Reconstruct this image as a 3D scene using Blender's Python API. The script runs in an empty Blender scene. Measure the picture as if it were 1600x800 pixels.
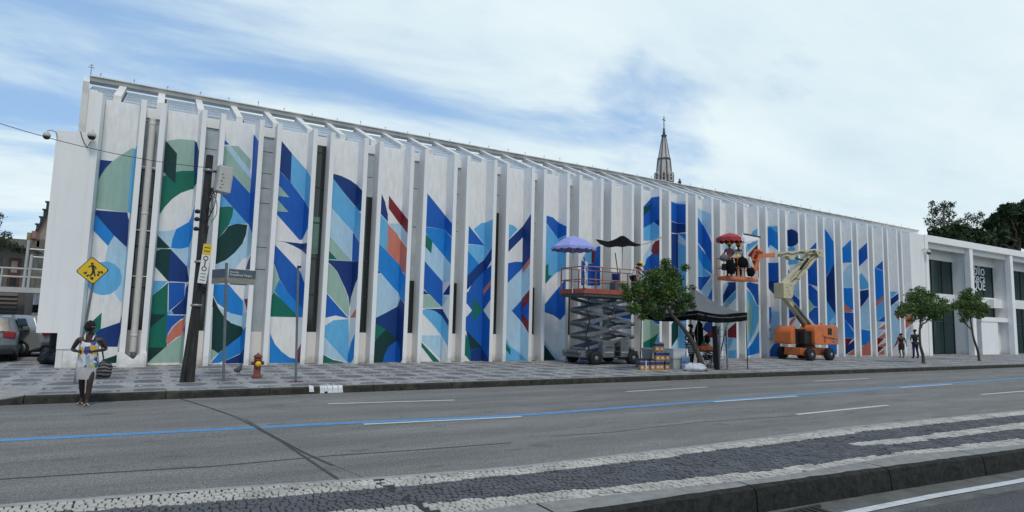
import bpy, bmesh, math, random
import numpy as np
from mathutils import Vector, Matrix, noise
from mathutils.geometry import delaunay_2d_cdt
random.seed(7)
R = math.radians
SC = bpy.context.scene
COL = SC.collection
# ---------------------------------------------------------------- camera
H = 1.9; FPX = 964.565; YAW, PITCH, ROLL = .529, .1043, .0246
D = 22.93            # distance from the camera to the front of the mural wall
S = .168             # height of the far pavement over the road
fw = Vector((math.sin(YAW)*math.cos(PITCH), math.cos(YAW)*math.cos(PITCH), math.sin(PITCH)))
rt = Vector((math.cos(YAW), -math.sin(YAW), 0)); up = rt.cross(fw)
rt, up = rt*math.cos(ROLL)+up*math.sin(ROLL), up*math.cos(ROLL)-rt*math.sin(ROLL)
cam = bpy.data.cameras.new('camera'); camo = bpy.data.objects.new('camera', cam); COL.objects.link(camo)
m3 = Matrix((rt, up, -fw)).transposed()
camo.matrix_world = Matrix.Translation((0, 0, H)) @ m3.to_4x4()
cam.sensor_width = 36; cam.lens = FPX/1600*36; cam.clip_end = 3000; cam.clip_start = .1
SC.camera = camo
SC.render.resolution_x = 1024; SC.render.resolution_y = 512
# survey helpers: where a sight line meets a plane of the place
def ray(px, py): return fw+rt*((px-800)/FPX)+up*((400-py)/FPX)
def on_z(px, py, z): d = ray(px, py); return Vector((0, 0, H))+d*((z-H)/d.z)
def on_y(px, py, y): d = ray(px, py); return Vector((0, 0, H))+d*(y/d.y)
# ---------------------------------------------------------------- light
SUN_EL, SUN_AZ = R(60), R(192)     # azimuth clockwise from +y
SC.view_settings.view_transform = 'Standard'; SC.view_settings.look = 'None'
SC.view_settings.gamma = 1; SC.view_settings.exposure = EXPOSURE = .18
W = bpy.data.worlds.new('World'); SC.world = W; W.use_nodes = True
nt = W.node_tree; N = nt.nodes; L = nt.links; N.clear()
def wn(t, **k):
    n = N.new(t)
    for a, b in k.items(): setattr(n, a, b)
    return n
out = wn('ShaderNodeOutputWorld'); bg = wn('ShaderNodeBackground'); bg.inputs[1].default_value = .13
sky = wn('ShaderNodeTexSky', sky_type='NISHITA', sun_disc=False); sky.sun_elevation = SUN_EL; sky.sun_rotation = SUN_AZ
sky.air_density = 1.2; sky.dust_density = .15; sky.ozone_density = 2.2
tc = wn('ShaderNodeTexCoord')
# clouds: noise on a plane far overhead so that they flatten towards the horizon
sep = wn('ShaderNodeSeparateXYZ'); L.new(tc.outputs['Generated'], sep.inputs[0])
def mth(op, a, b=None, c=None):
    n = wn('ShaderNodeMath', operation=op)
    for i, v in enumerate((a, b, c)):
        if v is None: continue
        if isinstance(v, (int, float)): n.inputs[i].default_value = v
        else: L.new(v, n.inputs[i])
    return n.outputs[0]
zz = mth('ADD', mth('MAXIMUM', sep.outputs[2], 0.0), .16)
cx = mth('DIVIDE', sep.outputs[0], zz); cy = mth('DIVIDE', sep.outputs[1], zz)
cmb = wn('ShaderNodeCombineXYZ'); L.new(cx, cmb.inputs[0]); L.new(cy, cmb.inputs[1]); cmb.inputs[2].default_value = 3.7
mp = wn('ShaderNodeMapping'); L.new(cmb.outputs[0], mp.inputs[0]); mp.inputs['Rotation'].default_value = (0, 0, R(28)); mp.inputs['Scale'].default_value = (.55, 1.25, 1)
def nz(scale, det, rough, dist=0):
    n = wn('ShaderNodeTexNoise'); L.new(mp.outputs[0], n.inputs[0])
    n.inputs['Scale'].default_value = scale; n.inputs['Detail'].default_value = det; n.inputs['Roughness'].default_value = rough; n.inputs['Distortion'].default_value = dist
    return n.outputs[0]
n1 = nz(1.25, 9, .54, .5); n2 = nz(3.1, 8, .6, .2)
# the deck is thinner to the left (towards -x) and closes to the right and low down
side = mth('MULTIPLY', sep.outputs[0], .19)
low = mth('MULTIPLY', mth('SUBTRACT', .45, sep.outputs[2]), .2)
dens = mth('ADD', mth('ADD', mth('ADD', mth('MULTIPLY', n1, .82), mth('MULTIPLY', n2, .22)), side), low)
ramp = wn('ShaderNodeValToRGB'); L.new(dens, ramp.inputs[0])
ramp.color_ramp.interpolation = 'EASE'
ramp.color_ramp.elements[0].position = .41; ramp.color_ramp.elements[0].color = (0.12, 0.12, 0.12, 1)
ramp.color_ramp.elements[1].position = .62; ramp.color_ramp.elements[1].color = (1, 1, 1, 1)
cc = wn('ShaderNodeValToRGB'); L.new(nz(1.7, 7, .55), cc.inputs[0])
cc.color_ramp.elements[0].position = .35; cc.color_ramp.elements[0].color = (4.5, 5.5, 6.1, 1)
cc.color_ramp.elements[1].position = .66; cc.color_ramp.elements[1].color = (5.6, 6.4, 6.6, 1)
blue = wn('ShaderNodeMixRGB'); blue.inputs[0].default_value = .62; L.new(sky.outputs[0], blue.inputs[1]); blue.inputs[2].default_value = (1.55, 3.1, 5.6, 1)
mix = wn('ShaderNodeMixRGB'); L.new(ramp.outputs[0], mix.inputs[0]); L.new(blue.outputs[0], mix.inputs[1]); L.new(cc.outputs[0], mix.inputs[2])
L.new(mix.outputs[0], bg.inputs[0]); L.new(bg.outputs[0], out.inputs[0])
sl = bpy.data.lights.new('sun', 'SUN'); sl.energy = 1.5; sl.angle = R(11); sl.color = (1, .89, .74)
so = bpy.data.objects.new('sun', sl); COL.objects.link(so)
sd = Vector((math.sin(SUN_AZ)*math.cos(SUN_EL), math.cos(SUN_AZ)*math.cos(SUN_EL), math.sin(SUN_EL)))
so.rotation_euler = sd.to_track_quat('Z', 'Y').to_euler(); so.location = sd*60
# ---------------------------------------------------------------- materials
def mat(name, c, rough=.6, var=.12, scale=3., bump=0, bscale=40., metal=0., spec=.4, c2=None, dirt=0., dcol=(.08, .075, .065), alpha=None, stretch=None, coat=0, streak=0):
    m = bpy.data.materials.new(name); m.use_nodes = True
    n = m.node_tree.nodes; l = m.node_tree.links; b = n['Principled BSDF']
    b.inputs['Roughness'].default_value = rough; b.inputs['Metallic'].default_value = metal
    b.inputs['Specular IOR Level'].default_value = spec
    if coat: b.inputs['Coat Weight'].default_value = coat; b.inputs['Coat Roughness'].default_value = .08
    t = n.new('ShaderNodeTexCoord'); src = t.outputs['Object']
    if stretch:
        mpn = n.new('ShaderNodeMapping'); mpn.inputs['Scale'].default_value = stretch; l.new(src, mpn.inputs[0]); src = mpn.outputs[0]
    x = n.new('ShaderNodeTexNoise'); x.inputs['Scale'].default_value = scale; x.inputs['Detail'].default_value = 6; x.inputs['Roughness'].default_value = .62; l.new(src, x.inputs[0])
    r = n.new('ShaderNodeValToRGB'); l.new(x.outputs[0], r.inputs[0])
    c = tuple(c)[:3]; a = tuple(max(0, v*(1-var)) for v in c); z = tuple(min(1, v*(1+var)) for v in (c2 or c))
    r.color_ramp.elements[0].position = .3; r.color_ramp.elements[0].color = (*a, 1)
    r.color_ramp.elements[1].position = .7; r.color_ramp.elements[1].color = (*z, 1)
    col = r.outputs[0]
    if dirt:
        y = n.new('ShaderNodeTexNoise'); y.inputs['Scale'].default_value = scale*.6; y.inputs['Detail'].default_value = 9; y.inputs['Roughness'].default_value = .7; l.new(src, y.inputs[0])
        q = n.new('ShaderNodeValToRGB'); l.new(y.outputs[0], q.inputs[0]); q.color_ramp.elements[0].position = .5; q.color_ramp.elements[1].position = .72
        q.color_ramp.elements[1].color = (dirt, dirt, dirt, 1)
        mx = n.new('ShaderNodeMixRGB'); l.new(q.outputs[0], mx.inputs[0]); l.new(col, mx.inputs[1]); mx.inputs[2].default_value = (*dcol, 1); col = mx.outputs[0]
    if streak:
        sm_ = n.new('ShaderNodeMapping'); sm_.inputs['Scale'].default_value = (7, 7, .22); l.new(t.outputs['Object'], sm_.inputs[0])
        y = n.new('ShaderNodeTexNoise'); y.inputs['Scale'].default_value = 1.; y.inputs['Detail'].default_value = 7; y.inputs['Roughness'].default_value = .7; l.new(sm_.outputs[0], y.inputs[0])
        q = n.new('ShaderNodeMapRange'); l.new(y.outputs[0], q.inputs[0]); q.inputs[1].default_value = .54; q.inputs[2].default_value = .74; q.inputs[3].default_value = 0; q.inputs[4].default_value = streak
        mx = n.new('ShaderNodeMixRGB'); l.new(q.outputs[0], mx.inputs[0]); l.new(col, mx.inputs[1]); mx.inputs[2].default_value = (.3, .285, .25, 1); col = mx.outputs[0]
        # splash-back grime in the lowest half metre, broken up by noise (z of the object frame is height over the pavement)
        sp_ = n.new('ShaderNodeSeparateXYZ'); l.new(t.outputs['Object'], sp_.inputs[0]); y2 = n.new('ShaderNodeTexNoise'); y2.inputs['Scale'].default_value = 5; y2.inputs['Detail'].default_value = 6; l.new(t.outputs['Object'], y2.inputs[0])
        ad = n.new('ShaderNodeMath'); ad.operation = 'MULTIPLY_ADD'; l.new(y2.outputs[0], ad.inputs[0]); ad.inputs[1].default_value = -.9; l.new(sp_.outputs[2], ad.inputs[2])
        q = n.new('ShaderNodeMapRange'); l.new(ad.outputs[0], q.inputs[0]); q.inputs[1].default_value = -.5; q.inputs[2].default_value = -.1; q.inputs[3].default_value = .5; q.inputs[4].default_value = 0
        mx = n.new('ShaderNodeMixRGB'); l.new(q.outputs[0], mx.inputs[0]); l.new(col, mx.inputs[1]); mx.inputs[2].default_value = (.3, .285, .25, 1); col = mx.outputs[0]
    l.new(col, b.inputs['Base Color'])
    if bump:
        y = n.new('ShaderNodeTexNoise'); y.inputs['Scale'].default_value = bscale; y.inputs['Detail'].default_value = 5; l.new(src, y.inputs[0])
        bp = n.new('ShaderNodeBump'); bp.inputs['Strength'].default_value = bump; bp.inputs['Distance'].default_value = .02; l.new(y.outputs[0], bp.inputs['Height']); l.new(bp.outputs[0], b.inputs['Normal'])
    return m
M = {}
M['white'] = mat('white_paint', (.80, .79, .765), .6, .05, .7, .15, 25, dirt=.08, dcol=(.5, .49, .46), stretch=(1, 1, .25), streak=.17)
M['white_clean'] = mat('white_trim', (.82, .81, .79), .5, .04, 1.2)
M['cream'] = mat('weathered_cream', (.68, .655, .61), .7, .1, 2.2, .2, 30, dirt=.4, dcol=(.3, .28, .25))
M['glaze'] = mat('skylight_glazing', (.36, .41, .46), .35, .12, 1.5, spec=.6)
M['glass'] = mat('dark_glass', (.012, .018, .018), .08, .3, 1.2, spec=.7)
M['green_glass'] = mat('green_tinted_glass', (.10, .2, .16), .15, .3, 1.2, spec=.6)
M['frost'] = mat('frosted_pane', (.40, .45, .49), .4, .18, 1.1, spec=.5, dirt=.4, dcol=(.25, .28, .31))
M['frame'] = mat('dark_frame', (.03, .035, .035), .5)
M['pipe'] = mat('pvc_pipe', (.62, .61, .58), .5, .06, 2, dirt=.35, dcol=(.4, .38, .33))
M['concrete'] = mat('concrete', (.30, .29, .27), .9, .2, 6, .5, 60, dirt=.6, dcol=(.11, .105, .09))
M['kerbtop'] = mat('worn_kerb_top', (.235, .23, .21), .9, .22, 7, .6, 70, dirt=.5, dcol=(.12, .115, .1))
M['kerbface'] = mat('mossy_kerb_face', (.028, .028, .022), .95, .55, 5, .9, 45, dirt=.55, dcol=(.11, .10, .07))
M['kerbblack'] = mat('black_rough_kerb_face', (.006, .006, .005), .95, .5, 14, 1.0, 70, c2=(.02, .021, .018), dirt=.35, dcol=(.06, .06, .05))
M['wire'] = mat('black_cable', (.012, .012, .012), .6)
M['black'] = mat('black_plastic', (.012, .012, .013), .5)
M['rubber'] = mat('tyre_rubber', (.018, .018, .02), .85, .3, 8)
M['steel'] = mat('galvanised_steel', (.28, .30, .31), .45, .18, 5, metal=.5)
M['poleGrey'] = mat('grey_pole_paint', (.13, .15, .16), .55, .2, 6, dirt=.4)
# ---------------------------------------------------------------- builders
class MB:
    def __init__(s): s.v = []; s.f = []; s.m = []; s.sm = []
    def add(s, vs, fs, mi=0, smooth=False):
        o = len(s.v); s.v += [tuple(p) for p in vs]; s.f += [tuple(i+o for i in f) for f in fs]; s.m += [mi]*len(fs); s.sm += [smooth]*len(fs); return s
    def box(s, a, b, mi=0):
        (x0, y0, z0), (x1, y1, z1) = a, b
        return s.add([(x0, y0, z0), (x1, y0, z0), (x1, y1, z0), (x0, y1, z0), (x0, y0, z1), (x1, y0, z1), (x1, y1, z1), (x0, y1, z1)],
                     [(0, 3, 2, 1), (4, 5, 6, 7), (0, 1, 5, 4), (1, 2, 6, 5), (2, 3, 7, 6), (3, 0, 4, 7)], mi)
    def bar(s, a, b, w, h, mi=0, upv=(0, 0, 1)):           # beam of section w x h from a to b
        a = Vector(a); b = Vector(b); d = (b-a).normalized(); u = Vector(upv)
        if abs(d.dot(u)) > .98: u = Vector((0, 1, 0))
        r = d.cross(u).normalized(); u = r.cross(d)
        vs = [p+r*sx*w/2+u*sy*h/2 for p in (a, b) for sx, sy in ((-1, -1), (1, -1), (1, 1), (-1, 1))]
        return s.add(vs, [(0, 1, 2, 3), (7, 6, 5, 4), (0, 4, 5, 1), (1, 5, 6, 2), (2, 6, 7, 3), (3, 7, 4, 0)], mi)
    def tube(s, pts, rad, n=8, mi=0, cap=True):
        pts = [Vector(p) for p in pts]; rs = rad if isinstance(rad, (list, tuple)) else [rad]*len(pts)
        o = []; prev = None
        for i, p in enumerate(pts):
            d = (pts[min(i+1, len(pts)-1)]-pts[max(i-1, 0)]).normalized()
            if prev is None:
                u = Vector((0, 0, 1)) if abs(d.z) < .9 else Vector((1, 0, 0))
                r = d.cross(u).normalized()
            else: r = (prev-d*prev.dot(d)).normalized()
            prev = r; q = d.cross(r)
            o += [p+(r*math.cos(t)+q*math.sin(t))*rs[i] for t in (2*math.pi*k/n for k in range(n))]
        fs = [(i*n+k, i*n+(k+1) % n, (i+1)*n+(k+1) % n, (i+1)*n+k) for i in range(len(pts)-1) for k in range(n)]
        s.add(o, fs, mi, True)
        if cap: s.add(o[:n], [tuple(range(n-1, -1, -1))], mi); s.add(o[-n:], [tuple(range(n))], mi)
        return s
    def lathe(s, c, prof, n=16, mi=0, axis='z', capb=True):  # prof: (r, h)
        c = Vector(c); ax = {'z': (Vector((1, 0, 0)), Vector((0, 1, 0)), Vector((0, 0, 1))), 'y': (Vector((1, 0, 0)), Vector((0, 0, -1)), Vector((0, 1, 0))), 'x': (Vector((0, 1, 0)), Vector((0, 0, 1)), Vector((1, 0, 0)))}[axis]
        vs = [c+ax[0]*r*math.cos(t)+ax[1]*r*math.sin(t)+ax[2]*h for r, h in prof for t in (2*math.pi*k/n for k in range(n))]
        fs = [(i*n+k, i*n+(k+1) % n, (i+1)*n+(k+1) % n, (i+1)*n+k) for i in range(len(prof)-1) for k in range(n)]
        if capb: fs += [tuple(range(n-1, -1, -1)), tuple(range((len(prof)-1)*n, len(prof)*n))]
        return s.add(vs, fs, mi, True)
    def prism(s, poly, lo, hi, axis='z', mi=0):             # polygon (2d) extruded lo..hi
        n = len(poly); f = {'z': lambda p, h: (p[0], p[1], h), 'y': lambda p, h: (p[0], h, p[1]), 'x': lambda p, h: (h, p[0], p[1])}[axis]
        area = sum(poly[i][0]*poly[(i+1) % n][1]-poly[(i+1) % n][0]*poly[i][1] for i in range(n))
        if (area < 0) != (axis == 'y'): poly = poly[::-1]
        vs = [f(p, lo) for p in poly]+[f(p, hi) for p in poly]
        return s.add(vs, [tuple(range(n-1, -1, -1)), tuple(range(n, 2*n))]+[(i, (i+1) % n, n+(i+1) % n, n+i) for i in range(n)], mi)
    def build(s, name, mats, parent=None, loc=None, bevel=0, kind=None):
        me = bpy.data.meshes.new(name); me.from_pydata([tuple(v) for v in s.v], [], s.f)
        for q in (mats if isinstance(mats, (list, tuple)) else [mats]): me.materials.append(M[q] if isinstance(q, str) else q)
        me.polygons.foreach_set('material_index', s.m); me.polygons.foreach_set('use_smooth', s.sm); me.update()
        if bevel:
            bm = bmesh.new(); bm.from_mesh(me); bmesh.ops.remove_doubles(bm, verts=bm.verts, dist=1e-5)
            es = [e for e in bm.edges if len(e.link_faces) == 2 and e.calc_face_angle(0) > .6]
            bmesh.ops.bevel(bm, geom=es, offset=bevel, segments=2, profile=.6, affect='EDGES', clamp_overlap=True); bm.to_mesh(me); bm.free()
        o = bpy.data.objects.new(name, me); COL.objects.link(o)
        if parent: o.parent = parent
        if loc: o.location = loc
        if kind: o['kind'] = kind
        return o
def empty(name, loc, label, cat, group=None, rz=0):
    o = bpy.data.objects.new(name, None); COL.objects.link(o); o.location = loc; o.rotation_euler.z = rz
    o.empty_display_size = .3
    return tag(o, label, cat, group)
def tag(o, label, cat, group=None):
    o['label'] = label; o['category'] = cat
    if group: o['group'] = group
    return o
def copy_obj(o, parent=None, **k):
    c = o.copy(); COL.objects.link(c)
    if parent: c.parent = parent
    for ch in list(o.children): copy_obj(ch, c)
    return c
# ---------------------------------------------------------------- ground
def stripes(pts, z): return [on_z(x, y, z) for x, y in pts]
def yfun(P):
    P = sorted(P, key=lambda p: p.x); xs = [p.x for p in P]; ys = [p.y for p in P]
    def f(x):
        if x < xs[0]: return ys[0]+(x-xs[0])*(ys[1]-ys[0])/(xs[1]-xs[0])*.3
        if x > xs[-1]: return ys[-1]
        return float(np.interp(x, xs, ys))
    return f
def asphalt(name, base, rough, speck):
    m = bpy.data.materials.new(name); m.use_nodes = True; n = m.node_tree.nodes; l = m.node_tree.links; b = n['Principled BSDF']
    t = n.new('ShaderNodeTexCoord')
    def noi(s, d, st=(1, 1, 1), r=.6):
        mp_ = n.new('ShaderNodeMapping'); mp_.inputs['Scale'].default_value = st; l.new(t.outputs['Object'], mp_.inputs[0])
        x = n.new('ShaderNodeTexNoise'); x.inputs['Scale'].default_value = s; x.inputs['Detail'].default_value = d; x.inputs['Roughness'].default_value = r; l.new(mp_.outputs[0], x.inputs[0]); return x.outputs[0]
    def mix(a, b_, f, mode='MIX'):
        q = n.new('ShaderNodeMixRGB'); q.blend_type = mode
        for i, v in ((0, f), (1, a), (2, b_)):
            if isinstance(v, (int, float)): q.inputs[i].default_value = v
            elif isinstance(v, tuple): q.inputs[i].default_value = (*v, 1)
            else: l.new(v, q.inputs[i])
        return q.outputs[0]
    def rmp(v, a, b_, ca=0., cb=1.):
        q = n.new('ShaderNodeMapRange'); l.new(v, q.inputs[0]); q.inputs[1].default_value = a; q.inputs[2].default_value = b_; q.inputs[3].default_value = ca; q.inputs[4].default_value = cb; return q.outputs[0]
    fine = noi(42, 6, r=.85); big = noi(.35, 5, (.35, 1.6, 1)); mid = noi(2.2, 6, (.3, 1.4, 1))
    c = mix(tuple(v*.86 for v in base), tuple(v*1.16 for v in base), rmp(big, .3, .7))
    c = mix(c, rmp(mid, .3, .7, .82, 1.14), 1., 'MULTIPLY')
    c = mix(c, rmp(fine, .38, .62, 1-speck, 1+speck), 1., 'MULTIPLY')
    c = mix(c, rmp(noi(13, 3, r=.8), .36, .64, .86, 1.14), 1., 'MULTIPLY')
    vo = n.new('ShaderNodeTexVoronoi'); vo.inputs['Scale'].default_value = 34; l.new(t.outputs['Object'], vo.inputs[0])
    c = mix(c, (.42, .42, .4), rmp(vo.outputs['Distance'], .0, .17, .5, 0.))
    # tyre tracks, darker and a little uneven along the road
    tr_ = n.new('ShaderNodeSeparateXYZ'); l.new(t.outputs['Object'], tr_.inputs[0]); ts = n.new('ShaderNodeMath'); ts.operation = 'SINE'; tm_ = n.new('ShaderNodeMath'); tm_.operation = 'MULTIPLY_ADD'; l.new(tr_.outputs[1], tm_.inputs[0]); tm_.inputs[1].default_value = 2*math.pi/1.42; l.new(big, tm_.inputs[2]); l.new(tm_.outputs[0], ts.inputs[0])
    c = mix(c, rmp(ts.outputs[0], -1, 1, .9, 1.05), 1., 'MULTIPLY')
    # tar patches and worn spots
    vs = n.new('ShaderNodeMapping'); vs.inputs['Scale'].default_value = (.55, 1.2, 1); l.new(t.outputs['Object'], vs.inputs[0])
    pt = n.new('ShaderNodeTexNoise'); pt.inputs['Scale'].default_value = 1.9; pt.inputs['Detail'].default_value = 3; l.new(vs.outputs[0], pt.inputs[0])
    c = mix(c, tuple(v*.45 for v in base), rmp(pt.outputs[0], .645, .68, 0, .5))
    l.new(c, b.inputs['Base Color']); b.inputs['Roughness'].default_value = rough; b.inputs['Specular IOR Level'].default_value = .3
    bp = n.new('ShaderNodeBump'); bp.inputs['Strength'].default_value = .5; bp.inputs['Distance'].default_value = .01; l.new(fine, bp.inputs['Height']); l.new(bp.outputs[0], b.inputs['Normal'])
    return m
M['asphalt'] = asphalt('worn_asphalt', (.172, .166, .153), .85, .75)
M['asphalt2'] = asphalt('dark_asphalt', (.075, .076, .076), .8, .8)
M['earth'] = mat('dull_ground', (.14, .14, .13), .95, .25, .3)
M['roadwhite'] = mat('worn_white_marking', (.52, .53, .52), .7, .12, 9, .2, 60, dirt=.55, dcol=(.25, .25, .25))
M['roadblue'] = mat('worn_blue_marking', (.085, .25, .46), .7, .18, 6, .2, 60, dirt=.45, dcol=(.13, .2, .3))
M['roadtar'] = mat('tar_seal', (.045, .048, .052), .8, .25, 12, dirt=.5, dcol=(.11, .11, .115))
M['grout'] = mat('joint_dirt', (.035, .035, .033), .95, .3, 20)
def sheet(name, x0, x1, y0, y1, z, m, nx=1):
    b = MB(); b.add([(x0, y0, z), (x1, y0, z), (x1, y1, z), (x0, y1, z)], [(0, 1, 2, 3)]); return b.build(name, m, kind='structure')
sheet('ground', -700, 900, -500, 1300, -.3, 'earth')
far_edge = yfun(stripes([(0, 792), (300, 768), (585, 749), (800, 732), (1120, 695), (1330, 668), (1600, 642)], .15))
kerbl = yfun(stripes([(660, 812), (800, 791), (1000, 769), (1200, 747.5), (1400, 713), (1600, 695)], .15))
kerbf = lambda x: 4.72-.012*max(0, x-2)*2.2 if x < 14 else 4.4
kerbf = yfun([Vector((-5, 4.85, 0)), Vector((2, 4.8, 0)), Vector((6.09, 4.65, 0)), Vector((8.41, 4.51, 0)), Vector((11.4, 4.3, 0)), Vector((20, 4.0, 0)), Vector((40, 3.6, 0))])
def ribbon(fa, fb, z, xs, mb=None, mi=0):
    b = mb or MB(); P = []
    for x in xs: P += [(x, fa(x), z), (x, fb(x), z)]
    b.add(P, [(2*i, 2*i+2, 2*i+3, 2*i+1) for i in range(len(xs)-1)], mi); return b
XS = [-30, -12, -6, -4]+[i*.5 for i in range(-6, 60)]+[32, 36, 40, 50, 70, 100, 150]
rd = ribbon(lambda x: far_edge(x)+.1, lambda x: 15.78, 0, XS); rd.build('road', 'asphalt', kind='structure')
nr = ribbon(lambda x: -40, lambda x: kerbf(x)-.62, -.12, XS); nr.build('near_road', 'asphalt2', kind='structure')
M['gutter'] = mat('gutter_concrete', (.115, .115, .105), .9, .3, 4, .5, 60, dirt=.6, dcol=(.05, .05, .045))
ribbon(lambda x: kerbf(x)-.624, lambda x: kerbf(x)+.05, -.124, XS).build('gutter', 'gutter', kind='structure')
# near road edge line
wl = yfun(stripes([(1322, 799), (1450, 773.5), (1600, 747.5)], -.12))
ribbon(lambda x: wl(x)-.12, wl, -.115, [i*.5 for i in range(8, 130)]).build('road_edge_line', 'roadwhite', kind='structure')
# drain grating in the gutter
gp = on_z(1252, 808, -.12)
dr = MB()
for k in range(9): dr.box((gp.x-.42+k*.1, gp.y-.22, -.122), (gp.x-.36+k*.1, gp.y+.13, -.1))
dr.box((gp.x-.5, gp.y-.26, -.122), (gp.x+.55, gp.y-.22, -.098)); dr.box((gp.x-.5, gp.y+.13, -.122), (gp.x+.55, gp.y+.17, -.098))
tag(dr.build('drain_grate', mat('rusty_iron', (.03, .028, .025), .8, .4, 15, .4, 60)), 'rusty iron drain grate in the gutter below the black kerb', 'drain')
# painted marks on the road
def mark(name, pts, m, z=.004, kind='structure'):
    b = MB(); P = [on_z(x, y, 0) for x, y in pts]; b.add([(p.x, p.y, z) for p in P], [tuple(range(len(P)))]); o = b.build(name, m); 
    if P[0].x is not None and o.data.polygons[0].normal.z < 0: o.data.flip_normals()
    o['kind'] = kind; return o
def strip(name, pts, w, m, z):
    P = [on_z(x, y, 0) for x, y in pts]; b = MB(); V = []
    for i, p in enumerate(P):
        d = (P[min(i+1, len(P)-1)]-P[max(i-1, 0)]); d.z = 0; d.normalize(); q = Vector((-d.y, d.x, 0))*w/2
        V += [(p.x-q.x, p.y-q.y, z), (p.x+q.x, p.y+q.y, z)]
    b.add(V, [(2*i, 2*i+2, 2*i+3, 2*i+1) for i in range(len(P)-1)]); o = b.build(name, m, kind='structure')
    return o
bl = stripes([(-60, 691), (0, 688.5), (200, 678.5), (400, 668), (600, 658.5), (815, 649), (1000, 635), (1200, 620.5), (1400, 605), (1600, 590.5)], 0)
blf = yfun(bl)
ribbon(lambda x: blf(x)-.105, lambda x: blf(x)+.105, .004, [i*1. for i in range(-6, 130)]).build('blue_lane_line', 'roadblue', kind='structure')
for a, b_ in (((568, 663.5), (815, 651.5)), ((1115, 628.3), (1246, 619.3)), ((1407, 606), (1488, 600.5)), ((512, 631.5), (710, 625.5)), ((978, 612.3), (1105, 605)), ((1272, 596), (1357, 591.7)), ((1245, 648), (1388, 633.5)), ((1533, 616.8), (1606, 611))):
    strip('lane_dash', (a, b_), .12, 'roadwhite', .008)
for k in range(4):                                         # the lanes go on to the right of the frame
    for yy in (13.9, blf(50)-.13): 
        q = MB(); q.add([(52+k*9, yy, .008), (55+k*9, yy, .008), (55+k*9, yy+.085, .008), (52+k*9, yy+.085, .008)], [(0, 1, 2, 3)]); q.build('lane_dash', 'roadwhite', kind='structure')
strip('tar_joint', [(283, 623.5), (330, 638), (370, 652), (400, 668), (440, 690), (480, 717), (528, 749)], .042, 'roadtar', .005)
strip('tar_joint', [(384, 656), (410, 671), (440, 688), (475, 708), (520, 728)], .03, 'roadtar', .006)
strip('pale_joint', [(362, 650), (395, 664), (428, 681), (470, 703), (510, 721), (568, 746)], .012, 'kerbtop', .0105)
strip('tar_joint', [(0, 749), (160, 739), (330, 729), (520, 712), (640, 704), (800, 692)], .045, 'roadtar', .003)
strip('tar_joint', [(860, 682), (960, 675), (1090, 660), (1240, 650)], .03, 'roadtar', .003)
# ---- median: concrete edges and a mosaic of small stones
mb = MB(); ribbon(lambda x: kerbl(x)-.02, lambda x: far_edge(x)+.02, .136, XS, mb); mb.build('median_bed', 'grout', kind='structure')
mb = MB()
ribbon(lambda x: far_edge(x)-.005, lambda x: far_edge(x)+.1, .148, XS, mb)
P = []
for x in XS: P += [(x, far_edge(x)+.1, .148), (x, far_edge(x)+.1, -.01)]
mb.add(P, [(2*i, 2*i+2, 2*i+3, 2*i+1) for i in range(len(XS)-1)]); mb.build('median_far_edging', 'concrete', kind='structure')
ks = bpy.data.objects.new('median_kerb', None); COL.objects.link(ks); ks.location = (6, 4.6, -.12); ks['kind'] = 'structure'
x = -6.
while x < 60:
    x1 = x+random.uniform(2.1, 2.9); b = MB(); n_ = 14
    V = []
    for i in range(n_+1):
        xx = x+.012+(x1-x-.024)*i/n_; yf = kerbf(xx); yl = kerbl(xx)
        j = noise.noise(Vector((xx*3.1, 0, 0)))*.035+noise.noise(Vector((xx*11, 2, 0)))*.02
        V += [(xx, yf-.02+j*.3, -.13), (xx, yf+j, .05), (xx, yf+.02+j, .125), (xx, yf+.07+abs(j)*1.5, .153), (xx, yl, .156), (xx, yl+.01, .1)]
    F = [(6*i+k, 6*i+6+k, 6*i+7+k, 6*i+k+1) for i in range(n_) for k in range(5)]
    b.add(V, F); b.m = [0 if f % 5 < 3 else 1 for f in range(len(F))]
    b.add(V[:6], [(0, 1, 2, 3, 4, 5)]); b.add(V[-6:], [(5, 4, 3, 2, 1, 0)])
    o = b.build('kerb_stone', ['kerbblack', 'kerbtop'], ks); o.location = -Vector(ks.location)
    x = x1
M['stonew'] = mat('pale_limestone', (.43, .41, .36), .8, .38, 2.3, .3, 80, dirt=.5, dcol=(.27, .26, .23))
M['stoned'] = mat('dark_basalt', (.085, .088, .093), .75, .35, 2.3, .3, 80)
w1 = yfun(stripes([(0, 806), (380, 781), (594, 761.5), (800, 742), (1000, 719), (1200, 694), (1400, 668), (1600, 648)], .15))
w2 = yfun(stripes([(510, 800), (800, 774), (1000, 756), (1200, 734.5), (1400, 707), (1600, 684.5)], .15))
m1 = yfun(stripes([(1326, 692), (1400, 685), (1500, 672), (1600, 659)], .15)); m2 = yfun(stripes([(1326, 697), (1400, 693), (1500, 681), (1600, 669)], .15)); mx0 = on_z(1328, 694, .15).x
crack = yfun([Vector((-9, 0, 0)), Vector((9, 0, 0))])
cA, cB = on_z(590, 750, .15), on_z(668, 796, .15)
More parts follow.
